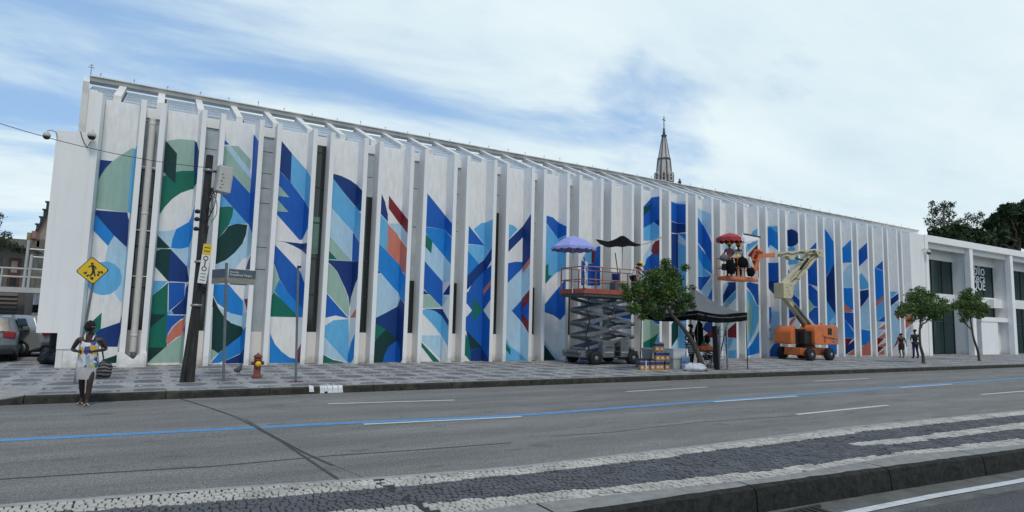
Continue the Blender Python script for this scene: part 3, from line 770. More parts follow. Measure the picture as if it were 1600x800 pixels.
for i, (x0, x1) in enumerate(CH, 1):
    dz = rng.uniform(-.02, .02); zt = ZT+dz
    xl = x0+FW; xr_ = x1-FW; tl = TP if i < 3 else 0
    a = MB().prism([(x0, D), (xl, D), (xl+tl, D+.7), (x0, D+.7)], S-.01, zt); part(a, 'fin', 'white')
    a = MB().prism([(xr_, D), (x1, D), (x1, D+.7), (xr_-TP, D+.7)], S-.01, zt+.01); part(a, 'fin', 'white')
    a = MB().box((xl+tl, D+DP, S-.01), (xr_-TP, D+.7, ZT-.03)); part(a, 'panel_wall', 'white')
    mp_ = mural_panel(i, LB); mp_.location = -LO
# gaps between the channels: low wall, window strip
def zat(px, py): return on_y(px, py, D+.62).z
gtype = {1: 'pipe', 2: 'pale', 3: 'paleall', 4: 'dark', 5: 'half', 6: 'low', 7: 'low', 8: 'half', 9: 'low'}
for i in range(1, 26):
    x0 = CH[i-1][1]; x1 = CH[i][0]; y = D+.62
    part(MB().box((x0, y, S-.01), (x1, y+.1, 1.3)), 'sill_wall', 'white')
    part(MB().box((x0, y-.02, 8.35), (x1, y+.1, ZT-.06)), 'lintel', 'white')
    g = gtype.get(i, 'low' if i % 3 else 'half')
    tops = {'pipe': 6.6, 'pale': 3.2, 'paleall': 1.3, 'dark': 8.35, 'half': 6.6, 'low': 3.4}[g]
    if tops > 1.4:
        w = part(MB().box((x0, y+.03, 1.3), (x1, y+.06, tops)), 'window', 'glass')
        b = MB()
        for z in [1.3]+[1.3+k*1.35 for k in range(1, int((tops-1.3)/1.35)+1)]: b.box((x0, y+.005, z), (x1, y+.03, z+.05))
        b.box((x0, y+.005, 1.3), (x0+.03, y+.028, tops)); b.box((x1-.03, y+.005, 1.3), (x1, y+.028, tops)); b.build('window_frame', 'frame', w)
        if i == 4: MB().box((x0+.03, y+.01, 4.2), (x1-.1, y+.027, 5.6)).build('green_pane', 'green_glass', w); w.children[-1].location = (0, 0, 0)
        for c in w.children: c.location = -LO
    if tops < 8:
        z = tops; zz_ = [tops]
        while z < 8.3: z = min(z+rng.choice([.55, .8, 1.6, 2.2]), 8.35); zz_.append(z)
        for za, zb in zip(zz_, zz_[1:]):
            if zb-za > .1: part(MB().box((x0, y+.03, za+.012), (x1, y+.06, zb-.012)), 'frosted_pane', 'frost')
        part(MB().box((x0, y+.045, tops), (x1, y+.075, 8.35)), 'pane_backing', 'frame')
# left end: gable wall and the lower block beside the first fin
gw = MB().prism([(D+.05, S), (D+8, S), (D+8, 8.4), (D+3.6, 10.3), (D+.05, 9.04)], 0, .17, 'x')
gw.v = [(x-2.27-(y-D)*.093, y, z) for x, y, z in gw.v]; part(gw, 'gable_wall', 'cream')
part(MB().box((-2.13, D+.1, 7.4), (-1.889, D+.72, 8.83)), 'gable_return', 'white')
part(MB().prism([(-2.8, 1.2), (-2.28, 1.2), (-2.28, .72), (-1.892, .72), (-1.892, 7.4), (-2.8, 7.35)], D+.03, D+.049, 'y'), 'end_block', 'white')
part(MB().box((-2.79, D+.05, 1.21), (-2.6, D+6, 7.34)), 'end_block_side', 'white'); part(MB().box((-2.1, D+.06, S), (-1.892, D+.5, .719)), 'end_foot', 'white')
# body, floor of the roof, ridge
part(MB().box((-2.05, D+.73, S), (45.7, D+7, 8.4)), 'main_wall', 'white')
part(MB().prism([(D+.71, 8.5), (D+3.5, 9.5), (D+7, 8.42)], -2.05, 46.9, 'x'), 'roof', 'cream')
KX = [1.]
RZ = lambda y: 8.80+(y-D-.6)*(10.06-8.80)/2.8*KX[0]
kx = lambda x: 1-.2*max(0, (x-22)/31)
k = 0; x = -1.38
beams = []
while x < 53.3: beams.append(x); x += 1.24
RY0 = lambda x: D+.715 if x < 47.5 else D+.715+(x-47.5)*.44
for j, x in enumerate(beams):
    KX[0] = kx(x)
    ya = RY0(x); a = MB().prism([(ya, RZ(ya)-.12), (D+3.42, RZ(D+3.42)-.12), (D+3.42, RZ(D+3.42)+.1), (ya, RZ(ya)+.1)], x-.11, x+.11, 'x'); part(a, 'roof_beam', 'cream')
    for (x, x2) in (([(-2.42, x)] if j == 0 else [])+([(x, beams[j+1])] if j+1 < len(beams) and x < 46.5 else [])):
        sk = part(MB().prism([(D+.72, RZ(D+.72)-.10), (D+2.95, RZ(D+2.95)-.10), (D+2.95, RZ(D+2.95)-.06), (D+.72, RZ(D+.72)-.06)], x+.17, x2-.113, 'x'), 'skylight', 'glaze')
        b = MB()
        for t in (.25, .5, .75): yy = D+.75+2.15*t; b.box((x+.17, yy, RZ(yy)-.062), (x2-.113, yy+.03, RZ(yy)-.045))
        if x < 3:
            for t in range(1, 12): xx = x+.17+t*.07; b.prism([(D+.75, RZ(D+.75)-.062), (D+2.9, RZ(D+2.9)-.062), (D+2.9, RZ(D+2.9)-.048), (D+.75, RZ(D+.75)-.048)], xx, xx+.008, 'x')
        o = b.build('glazing_bar', 'steel', sk, kind='stuff'); o.location = -LO
        part(MB().prism([(D+.72, RZ(D+.72)-.13), (D+3.4, RZ(D+3.4)-.13), (D+3.4, RZ(D+3.4)-.115), (D+.72, RZ(D+.72)-.115)], x+.11, x2-.11, 'x'), 'dark_vent_recess', 'frame')  # dark sheet below the skylights stands in for shade in the ridge vents
xs_ = [-2.42, 22, 27, 32, 37, 42, 47, 53.6]
for (ya, yb_, za, zb_, nm) in ((3.3, 3.7, 10.1, 10.24, 'ridge_beam'), (3.2, 3.75, 10.245, 10.28, 'ridge_capping')):
    b = MB(); V = []
    for x in xs_:
        dz = -1.26*(1-kx(x)); V += [(x, D+ya, za+dz), (x, D+yb_, za+dz), (x, D+yb_, zb_+dz), (x, D+ya, zb_+dz)]
    b.add(V, [(4*i+k, 4*i+(k+1) % 4, 4*i+4+(k+1) % 4, 4*i+4+k) for i in range(len(xs_)-1) for k in range(4)]+[(0, 3, 2, 1), tuple(len(V)-4+k for k in range(4))]); part(b, nm, 'cream')
b = MB(); b.add([(46.9, D+.72, 8.5), (53.6, D+3.5, 8.5), (53.6, D+3.5, 9.5), (46.9, D+3.5, 9.5), (46.9, D+.72, 8.62), (46.9, D+3.5, 8.5)], [(0, 1, 2, 4), (4, 2, 3), (1, 5, 3, 2)]); part(b, 'roof_end', 'cream')
for j in range(52):
    x = -2.1+j*1.07+rng.uniform(-.05, .05); b = MB(); zr = 10.27-1.26*(1-kx(x)); h = rng.uniform(.16, .3)
    b.tube([(x, D+3.45, zr), (x+.01, D+3.45, zr+h)], .009, 5); b.box((x-.03, D+3.43, zr+h*.75), (x+.03, D+3.47, zr+h*.75+.012)); part(b, 'lightning_spike', 'steel')
b = MB().tube([(-2.4, D+3.4, 10.3), (-2.4, D+3.4, 10.75)], .015, 6); b.box((-2.5, D+3.39, 10.62), (-2.3, D+3.41, 10.64)); b.box((-2.46, D+3.39, 10.7), (-2.34, D+3.41, 10.715)); part(b, 'lightning_mast', 'steel')
# right: blank wall then the glazed portico
part(MB().prism([(45.8, D+.04), (48.0, D+.02), (48.0, D+7), (45.8, D+7)], S, ZT-.02), 'end_wall', 'white')
part(MB().box((47.62, D-.03, S), (48.02, D+.018, ZT+.02)), 'corner_column', 'white_clean')
PT = empty('library_entrance_wing', (58, D, S), 'white entrance wing with deep open bays, dark glass and cantilevered concrete frame', 'building')
PO = Vector(PT.location)
def pp(mb_, name, mats, parent=None, **k):
    mb_.v = [tuple(Vector(v)-PO) for v in mb_.v]; return mb_.build(name, mats, parent or PT, **k)
cols = [48.03]+[on_y(px, 470, D).x for px in (1519, 1582)]
st_ = cols[2]-cols[1]; cols += [cols[2]+st_*k for k in (1, 2, 3)]
XE = cols[-1]+.6
pp(MB().box((48.03, D-.04, 8.28), (XE, D+6.5, 8.78)), 'roof_slab', 'white_clean', bevel=.02)
pp(MB().box((48.03, D+.3, 7.9), (XE, D+.5, 8.28)), 'edge_beam', 'white')
for j, c in enumerate(cols[1:]):
    pp(MB().box((c, D, S-.01), (c+.5, D+.4, 8.28)), 'column', 'white_clean', bevel=.015)
    pp(MB().box((c+.08, D+.4, S-.01), (c+.4, D+1.5, 8.28)), 'cross_wall', 'white')
pp(MB().box((48.03, D+1.9, S-.01), (XE, D+6.4, 8.27)), 'back_wall', 'white')
M['glass2'] = mat('dark_shop_glass', (.01, .03, .03), .12, .3, .7, spec=.25)
for j in range(len(cols)-1):
    a = cols[j]+(.4 if j else 0); b_ = cols[j+1]+.08
    pp(MB().box((a, D+1.2, 4.0), (b_, D+1.6, 4.75)), 'floor_edge', 'white')
    if j == 1: pp(MB().box((b_-1.6, D+.7, 3.9), (b_-.004, D+1.2, 4.6)), 'balcony', 'white')
    pp(MB().box((a, D+1.2, 7.3), (b_, D+1.6, 8.279)), 'head_wall', 'white')
    for (z0, z1) in ((4.75, 7.3), (S, 4.0)):
        for q in range(4):
            w = (b_-a)/4
            g = pp(MB().box((a+q*w+.02, D+1.35, z0+.03), (a+(q+1)*w-.02, D+1.38, z1-.03)), 'glass_pane', 'glass2')
        for q in range(5): f = MB(); f.box((a+q*(b_-a)/4-.03+(.03 if q == 0 else 0)-(.03 if q == 4 else 0), D+1.3, z0), (a+q*(b_-a)/4+.03+(.03 if q == 0 else 0)-(.03 if q == 4 else 0), D+1.42, z1)); pp(f, 'mullion', 'frame')
        if z0 < 1: pp(MB().box((a+.06, D+1.31, 2.6), (b_-.06, D+1.349, 2.66)), 'transom', 'frame')
# low white porch in the second bay
b = MB(); pa = on_y(1531, 530, D+.6).x; pb = on_y(1557, 530, D+.6).x; pc = on_y(1577, 530, D+.6).x
b.box((pa, D+.45, S), (pb, D+1.19, 2.75)); b.box((pa-.03, D+.4, 2.75), (pc, D+1.19, 3.1)); pp(b, 'porch', 'white_clean')
pp(MB().box((pb+.3, D+1.0, S), (pc, D+1.1, 2.74)), 'porch_screen', 'white')
# lettering on the glass of the second bay
def text(name, body, loc, size, m, parent=None, rot=(R(90), 0, 0), ext=.004, align='LEFT', sx=1.):
    c = bpy.data.curves.new(name, 'FONT'); c.body = body; c.size = size; c.extrude = ext; c.align_x = align; c.space_line = .8
    t = bpy.data.objects.new('tmp', c); COL.objects.link(t); dg = bpy.context.evaluated_depsgraph_get()
    me = bpy.data.meshes.new_from_object(t.evaluated_get(dg)); bpy.data.objects.remove(t); me.materials.clear(); me.materials.append(M[m])
    me.transform(Matrix.Scale(sx, 4, (1, 0, 0)))
    o = bpy.data.objects.new(name, me); COL.objects.link(o); o.location = loc; o.rotation_euler = rot
    if parent: o.parent = parent; o.location = Vector(loc)-Vector(parent.location)
    return o
M['letterwhite'] = mat('white_vinyl', (.75, .77, .77), .5, .03)
lx = on_y(1538.6, 440, D+1.3).x
for tx, z, s_ in (('biblio', on_y(1530, 430, D+1.3).z, 1.25), ('teca', on_y(1530, 442, D+1.3).z, 1.15), ('PARQUE', on_y(1530, 453, D+1.3).z, 1.1)):
    text('sign_lettering', tx, (lx, D+1.27, z), s_, 'letterwhite', PT, align='RIGHT')
# ---------------------------------------------------------------- street furniture and props
def T(mb_, name, mats, label, cat, base, group=None, **k):      # single-mesh thing, vertices given relative to its base
    o = mb_.build(name, mats, **k); o.location = base; return tag(o, label, cat, group)
M['wood'] = mat('old_tarred_wood', (.032, .03, .028), .9, .5, 5, .8, 30, stretch=(6, 6, .6), dirt=.45, dcol=(.10, .096, .09))
M['boxgrey'] = mat('grey_beige_cabinet', (.46, .45, .42), .55, .08, 5, dirt=.25, dcol=(.28, .26, .23))
M['yellow'] = mat('sign_yellow', (.72, .47, .02), .5, .06, 5)
M['signblack'] = mat('sign_black', (.02, .02, .02), .5)
M['signwhite'] = mat('sign_white', (.7, .7, .68), .5, .05, 5)
M['rust'] = mat('faded_red_hydrant', (.17, .05, .036), .75, .3, 9, .4, 50, dirt=.6, dcol=(.12, .05, .04))
M['signblue'] = mat('slate_sign_blue', (.075, .10, .12), .5, .12, 8)
M['signtan'] = mat('slate_sign_tan', (.24, .23, .18), .5, .12, 8)
# utility pole
pb_ = on_z(296, 597, S); ptp = on_y(328, 243, pb_.y)-pb_
UP = empty('utility_pole', pb_, 'old dark wooden utility pole leaning to the right with a grey cabinet near its top', 'utility pole')
b = MB(); b.tube([(0, 0, -.05), (ptp.x*.3, 0, ptp.z*.3), (ptp.x*.66, 0, ptp.z*.66), tuple(ptp)], [.115, .108, .1, .085], 12); b.build('pole', 'wood', UP)
b = MB(); b.tube([(-.17, -.05, 0), (-.02, -.05, ptp.z*.35), (.12, -.06, ptp.z*.68)], [.06, .055, .05], 10); b.build('cable_duct', 'wood', UP)
cx_, cz_ = on_y(345, 281, pb_.y).x-pb_.x, on_y(345, 281, pb_.y).z-pb_.z
b = MB().box((-.17, -.2, -.35), (.17, .12, .35)); o = b.build('cabinet', 'boxgrey', UP, bevel=.02); o.location = (cx_+.04, 0, cz_); o.rotation_euler.y = R(5); o.rotation_euler.z = R(14)
b = MB().box((.172, -.18, -.33), (.19, .1, .33)); q = b.build('cabinet_door', 'boxgrey', o, bevel=.005)
b = MB()
for k in range(5): b.box((-.1+.03*(k % 2), -.204, .1-k*.09), (-.05+.03*(k % 2), -.2, .12-k*.09))
b.build('vent_slots', 'signblack', o)
b = MB().bar((-.25, 0, 0), (.0, 0, 0), .05, .05); o = b.build('bracket', 'black', UP); o.location = (cx_, 0, cz_+.2)
b = MB().bar((-.28, 0, 0), (.02, 0, 0), .05, .08); o = b.build('bracket', 'black', UP); o.location = (cx_, 0, cz_-.28)
for k in range(9):
    p0 = Vector((cx_-.12+random.uniform(-.1, .1), random.uniform(-.15, .1), cz_-.3)); pe = Vector((random.uniform(-.05, .2)+ptp.x*.7, -.1, cz_-.9-random.random()*.35))
    mid = (p0+pe)/2+Vector((random.uniform(.1, .3)*random.choice((1, 1, -.8)), -.05, -.15))
    pts = [((1-t)**2)*p0+2*t*(1-t)*mid+t*t*pe for t in [i/7 for i in range(8)]]; MB().tube(pts, .009, 5).build('loose_wire', 'wire', UP)
for zf in (.33, .52, .93):
    b = MB().lathe((ptp.x*zf, 0, ptp.z*zf), [(.135, -.03), (.135, .03)], 12); b.build('steel_band', 'steel', UP)
for dz in (0, .2, .45): MB().lathe((0, 0, 0), [(.02, -.05), (.06, -.04), (.065, .03), (.02, .06)], 8).build('insulator', 'black', UP).location = (ptp.x*.7-.17, -.08, ptp.z*.74-dz)
# sign strapped to the pole
sc_ = on_y(320, 412, pb_.y-.2)
PS = empty('parking_sign', sc_, 'narrow white and yellow traffic sign strapped to the leaning wooden pole', 'sign', rz=R(8)); PS.rotation_euler.y = R(4.5)
hh = (on_y(320, 382, pb_.y).z-on_y(320, 443, pb_.y).z)/2
MB().box((-.1, -.01, -hh), (.1, .01, hh)).build('panel', 'signwhite', PS)
MB().box((-.1, -.014, hh-.27), (.1, -.0105, hh)).build('yellow_header', 'yellow', PS)
def ring(r, z): return MB().lathe((0, -.012, z), [(r, 0), (r*.68, 0), (r*.68, -.003), (r, -.003), (r, 0)], 20, axis='y', capb=False)
ring(.06, .14).build('symbol_ring', 'signblack', PS); ring(.06, -.13).build('symbol_ring', 'signblack', PS)
MB().box((-.012, -.0155, -.07), (.012, -.0105, .08)).build('symbol_arrow', 'signblack', PS)
for k in range(3): MB().box((-.06, -.0145, -.27-k*.08), (.06, -.0105, -.25-k*.08)).build('text_line', 'poleGrey', PS)
for k in range(2): MB().box((-.07, -.0175, hh-.1-k*.09), (.07, -.0145, hh-.08-k*.09)).build('text_line', 'signblack', PS)
# overhead cable
cs = on_y(-40, 186, 17.6); ce = Vector((pb_.x+ptp.x*.93, pb_.y-.1, pb_.z+ptp.z*.94)); cst = on_y(0, 200, 17.6); far_ = cst+(cst-ce)*1.6+Vector((0, 0, 2.6))
pts = []
for i in range(33):
    t = i/32; p = far_.lerp(ce, t); sag = 4*t*(1-t)*.95; pts.append(p-Vector((0, 0, sag))-ce)
T(MB().tube(pts, .008, 6), 'overhead_cable', 'wire', 'thin black cable sagging from the wooden pole across the facade to the left', 'cable', ce)
# crossing sign
sb = on_z(116, 600, S); st = on_y(146, 440, sb.y)
CS = empty('crossing_sign', sb, 'yellow diamond pedestrian crossing sign on a leaning grey post', 'traffic sign')
v = st-sb
MB().tube([(0, 0, -.02), tuple(v), tuple(v*1.17)], .03, 10).build('post', 'poleGrey', CS)
cen = on_y(145, 423, sb.y)-sb; r_ = 21*(cen.length+17)/FPX*1.02
r_ = (on_y(145, 402, sb.y).z-on_y(145, 445, sb.y).z)/2*1.0
def diamond(r, y0, y1):
    a = []; k = .16*r
    for cx2, cz2, d0 in ((0, r, 90), (-r, 0, 180), (0, -r, 270), (r, 0, 0)):
        for t in (-1, -.4, .4, 1):
            ang = R(d0+t*40); c0 = (cx2*(1-.18), cz2*(1-.18)); a.append((c0[0]+.15*r*math.cos(ang), c0[1]+.15*r*math.sin(ang)))
    return MB().prism(a, y0, y1, 'y')
ds = []
for nm, rr, y0, y1, mm_ in (('sign_plate', r_, -.045, -.03, 'signblack'), ('yellow_face', r_*.93, -.049, -.0455, 'yellow')):
    o = diamond(rr, y0, y1).build(nm, mm_, CS); o.location = cen; o.rotation_euler = (0, R(-9+3), R(-4)); ds.append(o)
q = r_/21.; pic = MB()
def poly(pts): pic.prism([(x*q, -y*q) for x, y in pts], -.0525, -.0492, 'y')
poly([(-1.6, -11.5), (.3, -12.6), (1.7, -11.3), (1.6, -9.6), (0, -8.8), (-1.5, -9.6)])          # head
poly([(-1.6, -8.5), (2.2, -8.5), (3, -1), (-.4, -1)]); poly([(-1.6, -8.3), (-5.5, -6), (-5, -4.9), (-.6, -6.6)]); poly([(2, -8.3), (5, -5), (5.2, -1.6), (4, -1.6), (3.4, -4.5), (1.6, -6.5)])
poly([(-.4, -1.4), (3, -1.4), (3.2, 4), (4, 9), (2.2, 9), (1.2, 4), (-2.6, 9.2), (-4.4, 8.6), (-1, 3)])
for a in (-13, -9.2, 6.4, 10): poly([(a, 1.5), (a+2.6, 1), (a+1.2 if a < 0 else a+4, 5), (a-1.6 if a < 0 else a+1.2, 5)]) if abs(a) < 12 else poly([(a+1, 2), (a+3, 2), (a+2.2, 4)])
poly([(-6, 5.6), (-3.6, 5.6), (-6.2, 9.2), (-8.6, 7.4)]); poly([(-2.6, 9.9), (1.2, 9.9), (.6, 14), (0, 14.6), (-3.4, 12)]); poly([(5, 5.4), (7.6, 5.4), (9, 7.4), (6.6, 9.2)])
o = pic.build('pedestrian_symbol', 'signblack', ds[1]); 
# street name sign
nb = on_z(349, 596, S); ntp = on_y(354, 413, nb.y)-nb
NS = empty('street_name_sign', nb, 'grey post with two slate blue street name plates set at an angle', 'street sign')
MB().tube([(0, 0, 0), tuple(ntp)], .036, 10).build('post', 'poleGrey', NS); MB().lathe(tuple(ntp), [(.036, 0), (.034, .03), (.01, .05)], 10).build('post_cap', 'poleGrey', NS)
pc_ = on_y(354, 431, nb.y)-nb; hgt = .19
for (a0, a1, rz_) in ((.04, .70, -2), (.04, .62, 205)):
    pl = bpy.data.objects.new('name_plate', None); COL.objects.link(pl); pl.parent = NS; pl.location = pc_; pl.rotation_euler = (0, R(1.5), R(rz_) if rz_ < 0 else R(118))
    y = (-.012, .012)
    MB().box((a0, y[0], -.04), (a1, y[1], hgt)).build('plate_face', 'signblue', pl); MB().box((a0, y[0]+.0, -hgt), (a1, y[1], -.0402)).build('plate_footer', 'signtan', pl)
    if rz_ < 0:
        for tx, z, s_ in (('Avenida', .095, .065), ('Presidente Vargas', .02, .075)):
            t = text('plate_lettering', tx, (a0+.03, -.0135, z), s_, 'signwhite', None, ext=.001); t.parent = pl; t.location = (a0+.03, -.0135, z)
# bare post
bb = on_z(462, 597, S); bt = on_y(466, 417, bb.y)-bb
BP = empty('bare_post', bb, 'bare thin grey post with no sign on the kerb right of the hydrant', 'post')
MB().tube([(0, 0, 0), tuple(bt)], .03, 10).build('post', 'poleGrey', BP); MB().box((-.02, -.03, -.03), (.07, .03, .03)).build('bracket', 'black', BP).location = bt
MB().lathe((0, 0, .012), [(.05, 0), (.05, .02), (.03, .03)], 8).build('base_collar', 'rust', BP)
for dx in (-.14, .12): T(MB().box((-.06, -.03, 0), (.06, .03, .02)), 'metal_scrap', 'rust', 'small rusty metal stub on the pavement %s the bare post' % ('left of' if dx < 0 else 'right of'), 'scrap', (bb.x+dx, bb.y, S))
# hydrant
hb = on_z(401, 590, S); HY = empty('fire_hydrant', hb, 'faded red fire hydrant with a yellow cap on the pavement', 'fire hydrant'); k_ = .72/.8
MB().lathe((0, 0, 0), [(.15, 0), (.15, .04), (.105, .06), (.1, .5), (.12, .52), (.12, .56), (.1, .57), (.1, .6)], 18).build('barrel', 'rust', HY)
MB().lathe((0, 0, .6), [(.12, 0), (.135, .02), (.12, .06), (.07, .1), (.03, .115), (.03, .15)], 18).build('bonnet', 'rust', HY)
MB().lathe((0, -.09, .42), [(.075, 0), (.075, -.04), (.085, -.045), (.085, -.07), (.02, -.085)][::-1], 16, axis='y').build('front_cap', 'yellow', HY)
for s_ in (-1, 1):
    MB().lathe((s_*.09, 0, .44), sorted([(.05, 0), (.05, s_*.05), (.06, s_*.055), (.06, s_*.085), (.02, s_*.1)], key=lambda t: t[1]), 14, axis='x').build('side_cap', 'rust', HY)
for o in HY.children: o.scale = (k_, k_, k_); o.location = Vector(o.location)*k_
# white paint spilt over the kerb
M['spill'] = mat('spilt_white_paint', (.62, .63, .63), .5, .1, 8, dirt=.3, dcol=(.3, .28, .25))
sx0, sx1 = on_z(486, 606, S).x, on_z(540, 606, S).x
sp_ = MB(); xx = sx0; rr = random.Random(5)
while xx < sx1:
    w = rr.uniform(.05, .16); zb = rr.choice((.01, .01, .05)); 
    if rr.random() < .82: sp_.add([(xx, KY-.045, zb), (xx+w, KY-.045, zb), (xx+w*.9, KY-.028, .13), (xx, KY-.028, .13)], [(0, 1, 2, 3)]); sp_.add([(xx, KY-.028, .13), (xx+w*.9, KY-.028, .13), (xx+w*.9, KY+.02, S+.014), (xx, KY+.02, S+.014)], [(0, 1, 2, 3)]); sp_.add([(xx, KY+.02, S+.0165), (xx+w*.9, KY+.02, S+.0165), (xx+w*.6, KY+.1+rr.random()*.25, S+.0165), (xx, KY+.12, S+.0165)], [(0, 1, 2, 3)])
    xx += w
sp_.build('white_paint_spill', 'spill', kind='structure')
# pale patch on the kerb by the pole
# big pipe in the first gap
pz = on_y(205, 555, D+.3).z
PI_ = empty('rainwater_pipe', (-.32, D+.38, S), 'thick pale rainwater pipe clamped in the gap between the first two painted channels', 'pipe')
MB().tube([(0, 0, .45), (0, 0, 8.1)], .1, 16).build('pipe', 'pipe', PI_)
for z in (.95, 4.9, 7.9): MB().lathe((0, 0, z), [(.1, -.02), (.108, -.01), (.108, .05), (.1, .06)], 16).build('pipe_joint', 'pipe', PI_)
for z in (2.85, 4.35, 6.45): MB().box((-.2, -.02, z), (.2, .0, z+.03)).build('clamp', 'signwhite', PI_)
M['rubble'] = mat('brown_rubble', (.06, .048, .04), .95, .5, 14, 1., 40)
BR = empty('broken_plinth', (-.32, D-.02, S), 'broken white masonry box full of rubble at the foot of the rainwater pipe', 'plinth')
b = MB(); b.prism([(-.36, 0), (.36, 0), (.34, .42), (.16, .40), (.04, .24), (-.05, .3), (-.2, .42), (-.36, .5)], -.1, -.02, 'y'); b.build('front_wall', 'white', BR)
for s_ in (-1, 1): MB().box((s_*.36-.04, -.02, 0), (s_*.36+.04, .3, .46)).build('side_wall', 'white', BR)
b = MB()
for k in range(60):
    x, y, z, s_ = rr.uniform(-.3, .3), rr.uniform(0, .25), rr.uniform(.15, .4), rr.uniform(.025, .06)
    b.add([(x+rr.uniform(-s_, s_), y+rr.uniform(-s_, s_), z+rr.uniform(-s_, s_)) for _ in range(4)], [(0, 1, 2), (0, 3, 1), (1, 3, 2), (0, 2, 3)])
b.box((-.31, 0, 0), (.31, .28, .3)); b.build('rubble', 'rubble', BR, kind='stuff')
# dome cameras
def dome(loc, s_, lab, arm):
    e = empty('dome_camera', loc, lab, 'security camera')
    MB().lathe((0, 0, 0), [(.02, .12), (.06, .1), (.1, .04), (.105, -.01), (.095, -.03)][::-1], 16).build('housing', 'boxgrey', e)
    MB().lathe((0, 0, -.03), [(.01, -.085), (.05, -.075), (.085, -.04), (.092, 0)], 16).build('dark_dome', 'black', e)
    MB().tube(arm, .018, 8).build('arm', 'boxgrey', e); 
    for o in e.children: o.scale = (s_,)*3
dome(on_y(73, 212, D-.15), 1.0, 'white dome camera on an arm left of the blank end wall', [(0, 0, .1), (.02, 0, .17), (.1, .05, .2), (.2, .12, .18), (.24, .15, .05)])
dome(on_y(143.5, 212, D-.2), 1.15, 'white dome camera on the first fin of the library', [(0, 0, .1), (.0, .04, .17), (.0, .12, .18), (0, .15, .1)])
dome(on_y(1451, 394, D-.25), 1.5, 'white dome camera on the corner column beside the entrance', [(0, 0, .1), (-.1, .1, .17), (-.25, .2, .12)])
MB().tube([(p-on_y(143.5, 212, D-.2)) for p in (on_y(143, 220, D-.03), on_y(139, 226, D-.03), on_y(137, 230, D-.03), on_y(132, 224, D+.02), on_y(128, 214, D+.02), on_y(126, 206, D+.02))], .012, 5).build('camera_cable', 'wire', [o for o in bpy.data.objects if o.name == 'dome_camera.001'][0])
# pigeons
M['pigeon'] = mat('pigeon_grey', (.05, .055, .065), .7, .3, 12)
def pigeon(loc, rz, lab):
    e = empty('pigeon', loc, lab, 'bird', rz=rz)
    MB().tube([(-.14, 0, .09), (-.09, 0, .10), (-.02, 0, .13), (.05, 0, .15), (.09, 0, .18), (.11, 0, .22), (.13, 0, .24), (.155, 0, .235), (.175, 0, .23)], [.012, .03, .06, .062, .045, .027, .026, .016, .004], 10).build('body', 'pigeon', e)
    for s_ in (-1, 1):
        MB().tube([(.01, s_*.025, .1), (.015, s_*.025, .03), (.03, s_*.025, .006), (.06, s_*.03, .004)], [.012, .006, .005, .003], 6).build('leg', 'rust', e)
        MB().tube([(.05, s_*.05, .16), (-.05, s_*.055, .13), (-.15, s_*.03, .095)], [.02, .03, .004], 6).build('wing', 'pigeon', e)
    e.scale = (1.15, 1.15, 1.15)
pigeon(on_z(372, 586, S), R(55), 'dark pigeon on the pavement left of the fire hydrant')
pigeon(on_z(1402, 554.5, S), R(0), 'dark pigeon on the pavement beside the walking woman in black')
# ---------------------------------------------------------------- painters' gear
M['black_cloth'] = mat('black_cloth', (.008, .008, .009), .95, .3, 6, .3, 20, spec=.05)
M['greycloth'] = mat('grey_tent_top', (.10, .102, .11), .6, .15, 3, .3, 12)
M['canblue'] = mat('can_blue', (.02, .035, .16), .4, .2, 12)
M['canochre'] = mat('can_ochre', (.42, .2, .035), .45, .3, 14)
M['cantin'] = mat('can_tin', (.3, .3, .3), .35, .2, 6, metal=.7)
M['plastic'] = mat('white_plastic', (.55, .56, .56), .5, .08, 6)
# pop-up tent
tf, tb_, tk, ta = Vector((18.55, 17.25, S)), Vector((21.2, 17.06, S)), Vector((21.5, 20.4, S)), Vector((18.75, 20.7, S)); tcen = (tf+tb_+tk+ta)/4; tcen.z = S
TE = empty('popup_tent', tcen, 'pop-up canopy tent with a grey pointed top and black valance behind the leaning tree', 'tent')
for p in (tf, tb_, tk, ta):
    q = p-tcen; MB().tube([(q.x, q.y, 0), (q.x*.985, q.y*.985, 2.1)], .022, 6).build('leg', 'black', TE)
cr = [tf-tcen, tb_-tcen, tk-tcen, ta-tcen]; b = MB(); G_ = 8; pk = Vector((.12, 0, 3.28))
for e in range(4):
    a, c = cr[e], cr[(e+1) % 4]; vs = []
    for i in range(G_+1):
        for j in range(G_+1):
            s_ = i/G_; t = j/G_; edge = a.lerp(c, t); edge.z = 2.3-.12*math.sin(math.pi*t); p = edge.lerp(pk, s_); p.z = edge.z+(pk.z-edge.z)*(s_**1.7)-.04*math.sin(math.pi*t*2)*(1-s_); vs.append(p)
    b.add(vs, [(i*(G_+1)+j, i*(G_+1)+j+1, (i+1)*(G_+1)+j+1, (i+1)*(G_+1)+j) for i in range(G_) for j in range(G_)], smooth=True)
b.build('tent_top', 'greycloth', TE)
